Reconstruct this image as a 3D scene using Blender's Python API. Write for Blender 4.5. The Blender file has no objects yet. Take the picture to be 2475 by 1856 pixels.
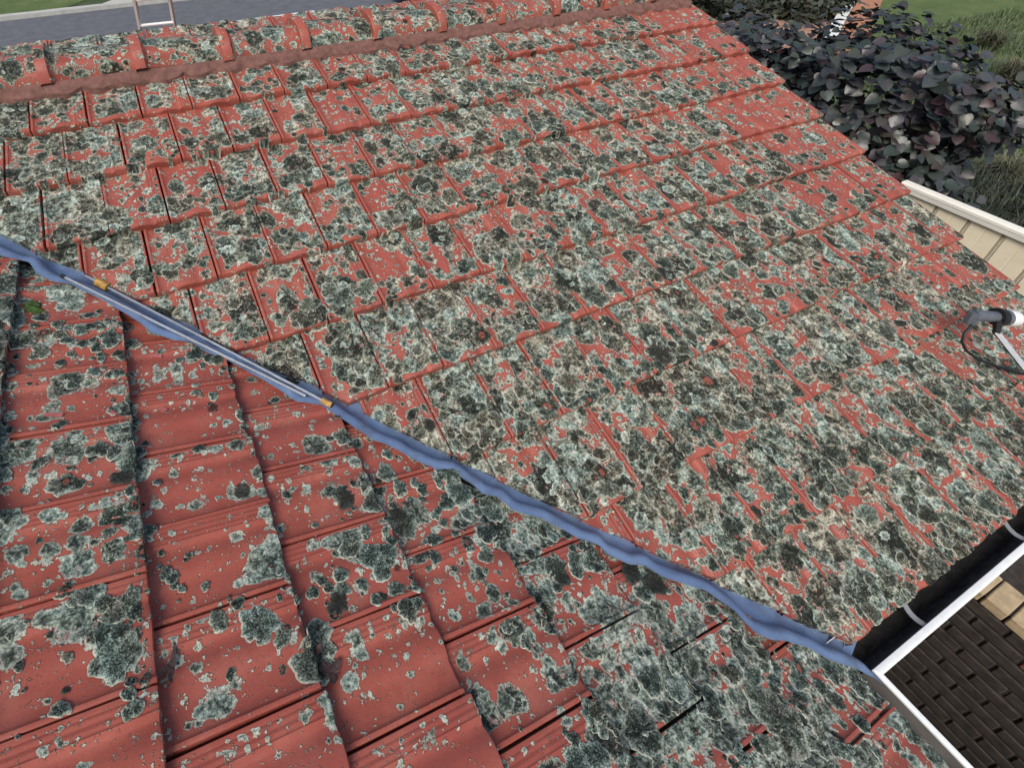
import bpy, bmesh, math, random
import numpy as np
from mathutils import Vector, Matrix
from mathutils.bvhtree import BVHTree

random.seed(7)
rng = np.random.default_rng(7)
scene = bpy.context.scene
COL = scene.collection

# ------------------------------------------------------------------ camera
PW, PH = 2475.0, 1856.0                    # pixel frame the camera was solved in
FPX, CX, CY = 1348.42, PW / 2 - 291.1, PH / 2 - 356.0
ROT = np.array([[0.90607400, -0.42311248, 0.00239315],
                [-0.24473741, -0.52868986, -0.81276727],
                [0.34515721, 0.73584160, -0.58258359]])   # rows: right, down, forward
HC = 4.7
CAM = np.array([0.0, 0.0, HC])
cam = bpy.data.cameras.new("camera")
camo = bpy.data.objects.new("camera", cam)
COL.objects.link(camo)
cam.sensor_fit = 'HORIZONTAL'
cam.sensor_width = 36.0
cam.lens = 36.0 * FPX / PW
cam.shift_x = (PW / 2 - CX) / PW
cam.shift_y = -(PH / 2 - CY) / PW
cam.clip_start, cam.clip_end = 0.05, 600
M = Matrix.Identity(4)
for r in range(3):
    M[r][0] = ROT[0][r]; M[r][1] = -ROT[1][r]; M[r][2] = -ROT[2][r]; M[r][3] = CAM[r]
camo.matrix_world = M
scene.camera = camo

# ------------------------------------------------------------------ sky, sun, exposure
SUN_ELEV, SUN_ROT = math.radians(48), math.radians(222)
world = bpy.data.worlds.new("World"); scene.world = world
world.use_nodes = True
wn = world.node_tree.nodes; wl = world.node_tree.links
sky = wn.new('ShaderNodeTexSky'); sky.sky_type = 'NISHITA'; sky.sun_disc = False
sky.sun_elevation, sky.sun_rotation = SUN_ELEV, SUN_ROT
sky.dust_density = 4.0; sky.air_density = 1.2; sky.ozone_density = 1.0
wl.new(sky.outputs[0], wn['Background'].inputs[0])
wn['Background'].inputs[1].default_value = 0.095
sun = bpy.data.lights.new("sun", 'SUN'); suno = bpy.data.objects.new("sun", sun); COL.objects.link(suno)
sun.energy = 1.9; sun.angle = math.radians(24); sun.color = (1.0, 0.96, 0.9)
# direction towards the sun: rotation measured from +Y towards +X
sd = Vector((math.sin(SUN_ROT) * math.cos(SUN_ELEV), math.cos(SUN_ROT) * math.cos(SUN_ELEV), math.sin(SUN_ELEV)))
suno.rotation_euler = sd.to_track_quat('Z', 'Y').to_euler()
suno.location = (-6, -4, 14)
vs = scene.view_settings
vs.view_transform = 'Standard'; vs.look = 'None'; vs.gamma = 1.0; vs.use_curve_mapping = False
vs.exposure = 0.42
scene.cycles.max_bounces = 6

# ------------------------------------------------------------------ rays from the solved camera
def ray(u, v):
    return ROT.T @ np.array([(u - CX) / FPX, (v - CY) / FPX, 1.0])
def hit_z(u, v, z):
    d = ray(u, v); return CAM + d * ((z - HC) / d[2])
def hit_x(u, v, x):
    d = ray(u, v); return CAM + d * (x / d[0])
def hit_y(u, v, y):
    d = ray(u, v); return CAM + d * (y / d[1])

# ------------------------------------------------------------------ roof frames
PITCH = 0.359234
CP, SP = math.cos(PITCH), math.sin(PITCH)
TW, TG = 0.246, 0.34598                     # tile cover width, course gauge
OA = np.array([0.47714, 2.26111, 3.33006]); OB = np.array([-0.27094, 1.08293, 3.22404])
DA, NA, RA = np.array([0, -CP, -SP]), np.array([0, -SP, CP]), np.array([1.0, 0, 0])
DB, NB, RB = np.array([CP, 0, -SP]), np.array([SP, 0, CP]), np.array([0, 1.0, 0])
VERGE_I = 18.674                            # column of the gable edge on the far slope
VERGE_X = OA[0] + (VERGE_I - 4) * TW
EAVE_A, EAVE_B = OA + DA * 7 * TG, OB + DB * 6 * TG
RIDGE_Y = 3.346
def cornerA(i, r): return OA + RA * (i - 4) * TW + DA * (r - 2) * TG
def cornerB(k, r): return OB - RB * k * TW + DB * r * TG
def hit_plane(u, v, O, n, low):
    d = ray(u, v); t = ((O - low * n - CAM) @ n) / (d @ n); return CAM + t * d

# ------------------------------------------------------------------ object helpers
def tag(o, label=None, cat=None, group=None, kind=None):
    if label: o["label"] = label
    if cat: o["category"] = cat
    if group: o["group"] = group
    if kind: o["kind"] = kind
    return o
def empty(name, loc=(0, 0, 0), rz=0.0):
    o = bpy.data.objects.new(name, None); COL.objects.link(o)
    o.location = loc; o.rotation_euler = (0, 0, rz); o.empty_display_size = 0.1
    return o
def link(name, me, mat=None, parent=None, matrix=None):
    o = bpy.data.objects.new(name, me); COL.objects.link(o)
    if mat is not None and not me.materials: me.materials.append(mat)
    if parent is not None:
        o.parent = parent
        o.matrix_parent_inverse = WORLD_INV.get(parent.name, Matrix.Identity(4))
    if matrix is not None: o.matrix_basis = matrix
    return o
WORLD_INV = {}
def thing(name, loc, label, cat, group=None, rz=0.0):
    o = empty(name, loc, rz)
    WORLD_INV[o.name] = (Matrix.Translation(Vector(loc)) @ Matrix.Rotation(rz, 4, 'Z')).inverted()
    return tag(o, label, cat, group)
def mesh_from_bm(name, bm, smooth=None):
    me = bpy.data.meshes.new(name); bm.to_mesh(me); bm.free()
    if smooth is not None:
        me.polygons.foreach_set("use_smooth", [True] * len(me.polygons))
        me.set_sharp_from_angle(angle=math.radians(smooth))
    return me
def box(bm, lo, hi, bevel=0.0):
    r = bmesh.ops.create_cube(bm, size=1.0)
    lo, hi = Vector(lo), Vector(hi)
    for v in r['verts']:
        v.co = Vector(((lo[k] + hi[k]) / 2 + v.co[k] * (hi[k] - lo[k]) for k in range(3)))
    if bevel:
        es = list({e for v in r['verts'] for e in v.link_edges})
        bmesh.ops.bevel(bm, geom=es, offset=bevel, segments=1, affect='EDGES')
def boxmesh(name, lo, hi, bevel=0.0):
    bm = bmesh.new(); box(bm, lo, hi, bevel); return mesh_from_bm(name, bm)
def tube(bm, pts, rad, n=8, cap=True):
    pts = [Vector(p) for p in pts]
    rads = rad if isinstance(rad, (list, tuple)) else [rad] * len(pts)
    rings = []; up = None
    for k, p in enumerate(pts):
        t = (pts[min(k + 1, len(pts) - 1)] - pts[max(k - 1, 0)]).normalized()
        if up is None: up = Vector((0, 0, 1)) if abs(t.z) < 0.9 else Vector((1, 0, 0))
        a = t.cross(up).normalized(); b = a.cross(t).normalized(); up = b
        rings.append([bm.verts.new(p + (a * math.cos(2 * math.pi * j / n) + b * math.sin(2 * math.pi * j / n)) * rads[k]) for j in range(n)])
    for k in range(len(rings) - 1):
        for j in range(n):
            bm.faces.new((rings[k][j], rings[k][(j + 1) % n], rings[k + 1][(j + 1) % n], rings[k + 1][j]))
    if cap:
        bm.faces.new(list(reversed(rings[0]))); bm.faces.new(rings[-1])
def tubemesh(name, pts, rad, n=8):
    bm = bmesh.new(); tube(bm, pts, rad, n); bmesh.ops.recalc_face_normals(bm, faces=bm.faces)
    return mesh_from_bm(name, bm, 40)
def np_mesh(name, verts, faces, mat, smooth=False):
    me = bpy.data.meshes.new(name)
    verts = np.asarray(verts, dtype=np.float32); faces = np.asarray(faces, dtype=np.int32)
    n = faces.shape[1]
    me.vertices.add(len(verts)); me.vertices.foreach_set("co", verts.ravel())
    me.loops.add(faces.size); me.loops.foreach_set("vertex_index", faces.ravel())
    me.polygons.add(len(faces))
    me.polygons.foreach_set("loop_start", np.arange(0, faces.size, n, dtype=np.int32))
    me.polygons.foreach_set("loop_total", np.full(len(faces), n, dtype=np.int32))
    me.update(calc_edges=True); me.validate()
    me.materials.append(mat)
    return me

# ------------------------------------------------------------------ material helpers
class NT:
    def __init__(self, name):
        self.m = bpy.data.materials.new(name); self.m.use_nodes = True
        self.t = self.m.node_tree; self.b = self.t.nodes['Principled BSDF']
    def n(self, typ, **kw):
        nd = self.t.nodes.new(typ)
        for k, v in kw.items(): setattr(nd, k, v)
        return nd
    def put(self, sock, val):
        if hasattr(val, 'is_output'): self.t.links.new(val, sock)
        elif val is not None: sock.default_value = val
    def math(self, op, a, b=0.0, c=None, clamp=False):
        nd = self.n('ShaderNodeMath', operation=op, use_clamp=clamp)
        self.put(nd.inputs[0], a); self.put(nd.inputs[1], b)
        if c is not None: self.put(nd.inputs[2], c)
        return nd.outputs[0]
    def vmath(self, op, a, b=None, scale=None):
        nd = self.n('ShaderNodeVectorMath', operation=op)
        self.put(nd.inputs[0], a)
        if b is not None: self.put(nd.inputs[1], b)
        if scale is not None: self.put(nd.inputs['Scale'], scale)
        return nd.outputs[0]
    def step(self, x, lo, hi, a=0.0, b=1.0):
        nd = self.n('ShaderNodeMapRange', interpolation_type='SMOOTHSTEP')
        self.put(nd.inputs[0], x); self.put(nd.inputs[1], lo); self.put(nd.inputs[2], hi); self.put(nd.inputs[3], a); self.put(nd.inputs[4], b)
        return nd.outputs[0]
    def noise(self, vec, scale, detail=3, rough=0.55, color=False):
        nd = self.n('ShaderNodeTexNoise')
        if vec is not None: self.put(nd.inputs['Vector'], vec)
        nd.inputs['Scale'].default_value = scale; nd.inputs['Detail'].default_value = detail; nd.inputs['Roughness'].default_value = rough
        return nd.outputs['Color' if color else 'Fac']
    def voro(self, vec, scale, feature='F1', rand=1.0):
        nd = self.n('ShaderNodeTexVoronoi', feature=feature)
        self.put(nd.inputs['Vector'], vec); nd.inputs['Scale'].default_value = scale
        nd.inputs['Randomness'].default_value = rand
        return nd
    def mix(self, fac, a, b, blend='MIX'):
        nd = self.n('ShaderNodeMix', data_type='RGBA', blend_type=blend)
        self.put(nd.inputs[0], fac); self.put(nd.inputs[6], a); self.put(nd.inputs[7], b)
        return nd.outputs[2]
    def ramp(self, fac, stops):
        nd = self.n('ShaderNodeValToRGB'); self.put(nd.inputs[0], fac)
        e = nd.color_ramp.elements
        while len(e) < len(stops): e.new(0.5)
        for k, (p, c) in enumerate(stops):
            e[k].position = p; e[k].color = (*c, 1)
        return nd.outputs[0]
    def sep(self, col):
        nd = self.n('ShaderNodeSeparateColor'); self.put(nd.inputs[0], col); return nd.outputs
    def pos(self): return self.n('ShaderNodeNewGeometry').outputs['Position']
    def bump(self, h, strength=0.5, dist=0.005, normal=None):
        nd = self.n('ShaderNodeBump'); self.put(nd.inputs['Height'], h)
        nd.inputs['Strength'].default_value = strength; nd.inputs['Distance'].default_value = dist
        if normal is not None: self.put(nd.inputs['Normal'], normal)
        return nd.outputs[0]
    def done(self, color=None, rough=None, normal=None, metal=None, spec=None):
        self.put(self.b.inputs['Base Color'], color); self.put(self.b.inputs['Roughness'], rough)
        self.put(self.b.inputs['Metallic'], metal)
        if normal is not None: self.put(self.b.inputs['Normal'], normal)
        if spec is not None: self.b.inputs['Specular IOR Level'].default_value = spec
        return self.m
def c4(r, g, b): return (r, g, b, 1)

def plain(name, col, rough=0.6, var=0.25, scale=12.0, metal=0.0, bump=0.0, bscale=120.0, spec=None):
    t = NT(name); p = t.pos()
    f = t.noise(p, scale, 5, 0.6)
    dark = tuple(c * (1 - var) for c in col); light = tuple(min(1, c * (1 + var)) for c in col)
    cc = t.ramp(f, [(0.3, dark), (0.7, light)])
    nrm = t.bump(t.noise(p, bscale, 4), bump, 0.004) if bump else None
    return t.done(cc, rough, nrm, metal, spec)

# ---- lichen-crusted terracotta -------------------------------------------------
def lichen_tile(name):
    t = NT(name)
    p = t.pos()
    att = t.n('ShaderNodeAttribute', attribute_type='OBJECT', attribute_name='cover').outputs['Fac']
    rnd = t.n('ShaderNodeObjectInfo').outputs['Random']
    uvn = t.n('ShaderNodeUVMap'); uvn.uv_map = 'tile'
    sx = t.n('ShaderNodeSeparateXYZ'); t.put(sx.inputs[0], uvn.outputs[0])
    U, V = sx.outputs[0], sx.outputs[1]
    # wobble that gives every thallus its frayed, lobed outline
    w1 = t.vmath('SCALE', t.vmath('SUBTRACT', t.noise(p, 22, 3, 0.6, True), (0.5, 0.5, 0.5)), scale=0.040)
    w2 = t.vmath('SCALE', t.vmath('SUBTRACT', t.noise(p, 110, 3, 0.65, True), (0.5, 0.5, 0.5)), scale=0.015)
    wp = t.vmath('ADD', p, t.vmath('ADD', w1, w2))
    big = t.math('MULTIPLY', t.math('SUBTRACT', t.noise(p, 3.2, 2, 0.5), 0.5), 1.1)
    med = t.math('MULTIPLY', t.math('SUBTRACT', t.noise(p, 11.0, 2, 0.5), 0.5), 0.9)
    cov = t.math('ADD', t.math('SUBTRACT', att, 0.10), t.math('ADD', big, med))
    # thinner on the left lip and washed channels, thicker on the ribs; the butt nose differs per slope
    nose = t.n('ShaderNodeAttribute', attribute_type='OBJECT', attribute_name='nose').outputs['Fac']
    left = t.step(U, 0.0, 0.20, -0.40, 0.0)
    rib = t.step(U, 0.74, 0.86, 0.0, 0.12)
    butt = t.math('MULTIPLY', t.step(V, 0.015, 0.13, 1.0, 0.0), nose)
    cov = t.math('ADD', cov, t.math('ADD', left, t.math('ADD', rib, butt)))
    cov = t.math('ADD', cov, t.step(U, 0.925, 0.955, 0.0, -0.55))
    lay = []
    for sc, k0, k1, k2 in ((7.5, 0.40, 0.66, -0.27), (17.0, 0.50, 0.46, -0.30), (38.0, 0.62, 0.46, -0.40), (90.0, 0.62, 0.20, -0.38)):
        v = t.voro(wp, sc); c = t.sep(v.outputs['Color'])
        r = t.math('ADD', t.math('MULTIPLY', c[0], k0), t.math('MULTIPLY_ADD', cov, k1, k2))
        inn = t.math('SUBTRACT', r, v.outputs['Distance'])
        m = inn; rad = None
        if sc < 30:
            dv = t.vmath('NORMALIZE', t.vmath('SUBTRACT', wp, v.outputs['Position']))
            rad = t.noise(t.vmath('ADD', t.vmath('SCALE', dv, scale=4.5), t.vmath('SCALE', v.outputs['Color'], scale=9.0)), 1.0, 4, 0.7)
            inn = t.math('MULTIPLY_ADD', t.math('SUBTRACT', rad, 0.5), 0.30, inn)
            de = t.voro(wp, sc, 'DISTANCE_TO_EDGE').outputs['Distance']
            m = t.math('MINIMUM', inn, t.math('MULTIPLY', de, 0.8))
        lay.append((t.math('DIVIDE', inn, sc), t.math('DIVIDE', m, sc), c, rad))
    i_all = t.math('MAXIMUM', t.math('MAXIMUM', lay[0][0], lay[1][0]), t.math('MAXIMUM', lay[2][0], lay[3][0]))
    mask = t.step(i_all, -0.0010, 0.0010)
    def over(base, top, sel): return t.math('ADD', t.math('MULTIPLY', base, t.math('SUBTRACT', 1.0, sel)), t.math('MULTIPLY', top, sel))
    s0 = t.math('GREATER_THAN', lay[0][0], 0.0); s1 = t.math('GREATER_THAN', lay[1][0], 0.0)
    mm = over(over(t.math('MAXIMUM', lay[2][1], lay[3][1]), lay[0][1], s0), lay[1][1], s1)
    hue = over(over(lay[2][2][1], lay[0][2][1], s0), lay[1][2][1], s1)
    radial = over(over(0.5, lay[0][3], s0), lay[1][3], s1)
    gr = t.noise(p, 120, 5, 0.72)
    gr2 = t.noise(p, 50, 4, 0.64)
    mm = t.math('MULTIPLY_ADD', t.math('SUBTRACT', gr, 0.5), 0.016, mm)
    # pale growing margin, grey-green body, dark old centre
    tone = t.ramp(t.math('MULTIPLY', mm, 30.0), [(0.0, (0.74,) * 3), (0.10, (0.62,) * 3), (0.24, (0.46,) * 3), (0.45, (0.36,) * 3), (0.90, (0.27,) * 3)])
    tone = t.math('ADD', t.sep(tone)[0], t.math('MULTIPLY', t.math('SUBTRACT', gr, 0.5), 2.2))
    tone = t.math('ADD', tone, t.math('MULTIPLY', t.math('SUBTRACT', gr2, 0.5), 1.3))
    tone = t.math('ADD', tone, t.math('MULTIPLY', t.math('SUBTRACT', hue, 0.55), 0.34))
    tone = t.math('ADD', tone, t.math('MULTIPLY', t.math('SUBTRACT', radial, 0.5), 0.75))
    near = t.step(nose, 0.0, 0.1)
    tone = t.math('MULTIPLY_ADD', near, 0.07, tone)
    cA = t.ramp(tone, [(0.06, (0.010, 0.012, 0.009)), (0.28, (0.038, 0.046, 0.036)), (0.48, (0.110, 0.130, 0.100)), (0.70, (0.27, 0.30, 0.235)), (0.98, (0.60, 0.61, 0.51))])
    cB = t.ramp(tone, [(0.06, (0.014, 0.012, 0.009)), (0.28, (0.052, 0.050, 0.037)), (0.48, (0.14, 0.14, 0.105)), (0.70, (0.32, 0.32, 0.25)), (0.98, (0.66, 0.63, 0.51))])
    cC = t.ramp(tone, [(0.06, (0.011, 0.017, 0.016)), (0.28, (0.040, 0.056, 0.048)), (0.48, (0.125, 0.168, 0.142)), (0.70, (0.29, 0.36, 0.31)), (0.98, (0.58, 0.65, 0.57))])
    lic = t.mix(t.step(hue, 0.40, 0.75), cA, cC)
    lic = t.mix(t.step(t.noise(p, 6.0, 2), 0.47, 0.60), lic, cB)
    lic = t.mix(t.math('MULTIPLY', near, 0.6), lic, cC)
    edge_l = t.math('MULTIPLY', t.step(i_all, 0.0048, 0.0012), 0.70)
    lic = t.mix(edge_l, lic, c4(0.62, 0.61, 0.50))
    sd = t.math('MULTIPLY', i_all, -1.0)
    # clay body
    cl = t.noise(p, 9.0, 5, 0.65)
    clay = t.ramp(cl, [(0.25, (0.205, 0.054, 0.040)), (0.5, (0.295, 0.077, 0.054)), (0.75, (0.37, 0.108, 0.076))])
    clay = t.mix(t.math('MULTIPLY', rnd, 0.6), clay, c4(0.25, 0.060, 0.052))
    clay = t.mix(t.math('MULTIPLY', t.step(t.noise(p, 4.5, 4, 0.65), 0.48, 0.70), 0.55), clay, c4(0.34, 0.135, 0.105))
    grime = t.step(t.noise(p, 28, 5, 0.7), 0.52, 0.74, 0.0, 0.55)
    clay = t.mix(t.math('MULTIPLY', grime, t.step(att, 0.1, 0.6, 0.35, 1.0)), clay, c4(0.17, 0.085, 0.078))
    fine = t.noise(p, 420, 3, 0.6)
    clay = t.mix(0.28, clay, t.ramp(fine, [(0.3, (0.22, 0.04, 0.028)), (0.7, (0.56, 0.14, 0.09))]))
    # pink worn patches where the crust has flaked
    flake = t.math('MULTIPLY', t.step(t.noise(wp, 30, 4, 0.7), 0.60, 0.66), t.step(sd, -0.004, -0.012))
    flakec = t.mix(t.step(t.noise(p, 260, 3, 0.7), 0.42, 0.58), clay, c4(0.55, 0.50, 0.44))
    body = t.mix(t.math('MULTIPLY', flake, 0.85), lic, flakec)
    colr = t.mix(mask, clay, body)
    # sparse black moss dots
    bl = t.voro(wp, 9.0); bc = t.sep(bl.outputs['Color'])
    black = t.math('MULTIPLY', t.step(t.math('SUBTRACT', bl.outputs['Distance'], t.math('MULTIPLY_ADD', bc[2], 0.9, -0.66)), 0.02, -0.04), t.step(att, 0.2, 0.7, 0.3, 0.9))
    colr = t.mix(black, colr, c4(0.014, 0.013, 0.011))
    h = t.math('MULTIPLY', mask, t.math('MULTIPLY_ADD', gr, 0.9, 0.35))
    h = t.math('ADD', h, t.math('MULTIPLY', fine, 0.06))
    h = t.math('ADD', h, t.math('MULTIPLY', t.math('MULTIPLY', mask, gr2), 0.8))
    nrm = t.bump(h, 0.95, 0.008)
    rough = t.math('MULTIPLY_ADD', mask, 0.42, 0.50)
    return t.done(colr, rough, nrm, None, 0.35)

MAT_TILE = lichen_tile("lichen_terracotta")
MAT_UNDER = plain("sarking_dark", (0.03, 0.022, 0.02), 0.9)
MAT_MORTAR = plain("red_mortar", (0.155, 0.075, 0.062), 0.95, 0.35, 30, bump=0.5)

def flashing_mat():
    t = NT("blue_flashing"); p = t.pos()
    a = t.noise(p, 7, 4, 0.6); b = t.noise(p, 60, 5, 0.7)
    c = t.ramp(a, [(0.3, (0.125, 0.185, 0.33)), (0.55, (0.18, 0.265, 0.44)), (0.8, (0.22, 0.285, 0.42))])
    c = t.mix(t.step(b, 0.55, 0.75, 0, 0.4), c, c4(0.27, 0.35, 0.50))
    c = t.mix(t.step(t.noise(p, 190, 3), 0.64, 0.74, 0, 0.5), c, c4(0.06, 0.07, 0.10))
    st = t.step(t.noise(p, 13, 5, 0.7), 0.52, 0.72, 0, 0.55)
    c = t.mix(st, c, c4(0.115, 0.135, 0.17))
    return t.done(c, t.math('MULTIPLY_ADD', b, 0.3, 0.38), t.bump(b, 0.4, 0.004), 0.25)
MAT_FLASH = flashing_mat()
MAT_WHITE = plain("white_paint", (0.78, 0.80, 0.80), 0.45, 0.06, 30)
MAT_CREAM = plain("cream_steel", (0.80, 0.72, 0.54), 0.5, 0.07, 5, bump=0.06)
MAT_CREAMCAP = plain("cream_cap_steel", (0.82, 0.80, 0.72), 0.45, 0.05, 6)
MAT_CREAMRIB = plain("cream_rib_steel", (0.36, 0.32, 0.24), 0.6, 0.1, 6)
MAT_GUTTER = plain("gutter_inside_grime", (0.075, 0.082, 0.085), 0.5, 0.6, 25, bump=0.3)
MAT_GUTGREY = plain("gutter_inside_grey", (0.13, 0.12, 0.115), 0.5, 0.25, 9)
MAT_STRAP = plain("galvanised_strap", (0.26, 0.27, 0.28), 0.45, 0.15, 40, 0.3)
MAT_SLUDGE = plain("gutter_sludge", (0.012, 0.011, 0.010), 0.95, 0.6, 60, bump=0.8)
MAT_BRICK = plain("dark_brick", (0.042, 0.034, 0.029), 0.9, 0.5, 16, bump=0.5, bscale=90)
MAT_BRICKRED = plain("rust_brick", (0.20, 0.075, 0.04), 0.9, 0.4, 20, bump=0.5, bscale=90)
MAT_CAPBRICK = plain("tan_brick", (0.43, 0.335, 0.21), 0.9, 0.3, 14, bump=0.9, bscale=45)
MAT_JOINT = plain("raked_joint", (0.035, 0.03, 0.027), 0.95, 0.4, 40)
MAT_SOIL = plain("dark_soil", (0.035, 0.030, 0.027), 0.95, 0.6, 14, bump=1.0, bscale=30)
MAT_RODM = plain("rod_grey", (0.42, 0.47, 0.52), 0.25, 0.15, 40, 0.6)
MAT_YELLOW = plain("yellow_plastic", (0.42, 0.24, 0.06), 0.5, 0.4, 60)
MAT_DARKPL = plain("black_plastic", (0.012, 0.012, 0.014), 0.4, 0.3, 60)
MAT_LNB = plain("grey_casting", (0.13, 0.145, 0.17), 0.4, 0.15, 30, 0.25)
MAT_LEAFDEAD = plain("dead_leaf", (0.075, 0.042, 0.040), 0.85, 0.55, 60, bump=0.5)
MAT_CHIP = plain("tile_chip", (0.36, 0.105, 0.105), 0.8, 0.2, 60)
MAT_MOSS = plain("green_moss", (0.035, 0.07, 0.014), 0.95, 0.6, 90, bump=0.9)
MAT_MOSSD = plain("dark_moss", (0.016, 0.020, 0.010), 0.95, 0.6, 90, bump=0.9)

# =================================================================== GROUND AND SETTING
def ground_sheet(name, pts, z, mat, kind='structure', label=None):
    bm = bmesh.new()
    bm.faces.new([bm.verts.new((x, y, z)) for x, y in pts])
    bmesh.ops.triangulate(bm, faces=bm.faces)
    me = mesh_from_bm(name, bm)
    o = link(name, me, mat)
    return tag(o, label, None, None, kind)
def grass_mat(name, dark, mid, light):
    t = NT(name); p = t.pos()
    a = t.noise(p, 1.3, 5, 0.6); b = t.noise(p, 30, 4, 0.7)
    f = t.math('MULTIPLY_ADD', b, 0.5, t.math('MULTIPLY', a, 0.5))
    return t.done(t.ramp(f, [(0.35, dark), (0.5, mid), (0.66, light)]), 0.95, t.bump(b, 0.8, 0.03))
MAT_GROUND = grass_mat("ground_grass", (0.022, 0.034, 0.012), (0.045, 0.07, 0.022), (0.085, 0.105, 0.04))
MAT_LAWN = grass_mat("lawn_grass", (0.05, 0.085, 0.022), (0.085, 0.13, 0.035), (0.14, 0.17, 0.06))
MAT_ASPHALT = plain("asphalt", (0.105, 0.112, 0.13), 0.9, 0.2, 3, bump=0.4, bscale=90)
MAT_CONC = plain("concrete", (0.42, 0.42, 0.40), 0.9, 0.12, 4, bump=0.2)
MAT_LINE = plain("road_paint", (0.72, 0.74, 0.74), 0.7, 0.08, 20)

YARD = -1.6
def hill_ground():
    bm = bmesh.new()
    x0, x1, y0, y1 = 1.0, 3.95, -8.0, 0.55          # the sunken yard below the eaves is left open
    for a, b, c, d in ((-260, x0, -260, 260), (x1, 260, -260, 260), (x0, x1, -260, y0), (x0, x1, y1, 260)):
        bm.faces.new([bm.verts.new(q) for q in ((a, c, 0), (b, c, 0), (b, d, 0), (a, d, 0))])
    bm.faces.new([bm.verts.new(q) for q in ((x0, y0, 0), (x0, y0, YARD), (x1, y0, YARD), (x1, y0, 0))])
    bmesh.ops.recalc_face_normals(bm, faces=bm.faces)
    return mesh_from_bm("ground", bm)
tag(link("ground", hill_ground(), MAT_GROUND), None, None, None, 'structure')
road_dir = np.array([0.990, 0.075])            # the street runs almost parallel to the ridge
def road_pt(s, off):
    n = np.array([-road_dir[1], road_dir[0]])
    b = np.array([0.0, 14.6]) + road_dir * s + n * off
    return (b[0], b[1])
ground_sheet("road", [road_pt(-120, 0.0), road_pt(160, 0.0), road_pt(160, 7.1), road_pt(-120, 7.1)], 0.004, MAT_ASPHALT)
for k, s in enumerate((-12.4, -3.9, 4.6, 13.1)):
    ground_sheet("road_marking", [road_pt(s - 1.6, 3.50), road_pt(s + 1.6, 3.50), road_pt(s + 1.6, 3.62), road_pt(s - 1.6, 3.62)], 0.008, MAT_LINE)
def kerb(name, off, w, s0, s1):
    bm = bmesh.new()
    a, b, c, d = road_pt(s0, off), road_pt(s1, off), road_pt(s1, off + w), road_pt(s0, off + w)
    vs_ = [bm.verts.new((x, y, z)) for z in (0.0, 0.13) for x, y in (a, b, c, d)]
    for q in ((4, 5, 6, 7), (0, 1, 5, 4), (1, 2, 6, 5), (2, 3, 7, 6), (3, 0, 4, 7)): bm.faces.new([vs_[i] for i in q])
    bmesh.ops.recalc_face_normals(bm, faces=bm.faces)
    return tag(link(name, mesh_from_bm(name, bm), MAT_CONC), None, None, None, 'structure')
kerb("kerb", 7.1, 0.32, -120, 160); kerb("kerb", -0.3, 0.3, -120, 160)
ground_sheet("pavement", [road_pt(-0.4, 7.42), road_pt(160, 7.42), road_pt(160, 12), road_pt(4, 12)], 0.009, MAT_CONC)
ground_sheet("lawn", [road_pt(-120, 7.42), road_pt(-1.4, 7.42), road_pt(2.2, 12), road_pt(2.2, 30), road_pt(-120, 30)], 0.012, MAT_LAWN)
ground_sheet("lawn", [(10.5, -6), (40, -6), (40, 14), (25.5, 12.2), (18.6, 9.0), (13.5, 4.4), (9.6, 3.2)], 0.012, MAT_LAWN)
ground_sheet("soil_and_shade_bed", [(4.065, -8), (6.95, -8), (6.95, 0.4), (9.2, 2.0), (9.6, 5.2), (6.5, 6.0), (4.065, 3.0)], 0.006, MAT_SOIL)  # dark soil by the wall, widened behind the shrub to stand for shade
ground_sheet("path", [(1.0, -8), (3.95, -8), (3.95, 0.55), (1.0, 0.55)], YARD, MAT_BRICK)

# =================================================================== HOUSE
house = thing("house", (1.5, 2.0, 0.0), "brick house under a lichen-crusted red tiled roof with a blue valley flashing", "house")

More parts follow.
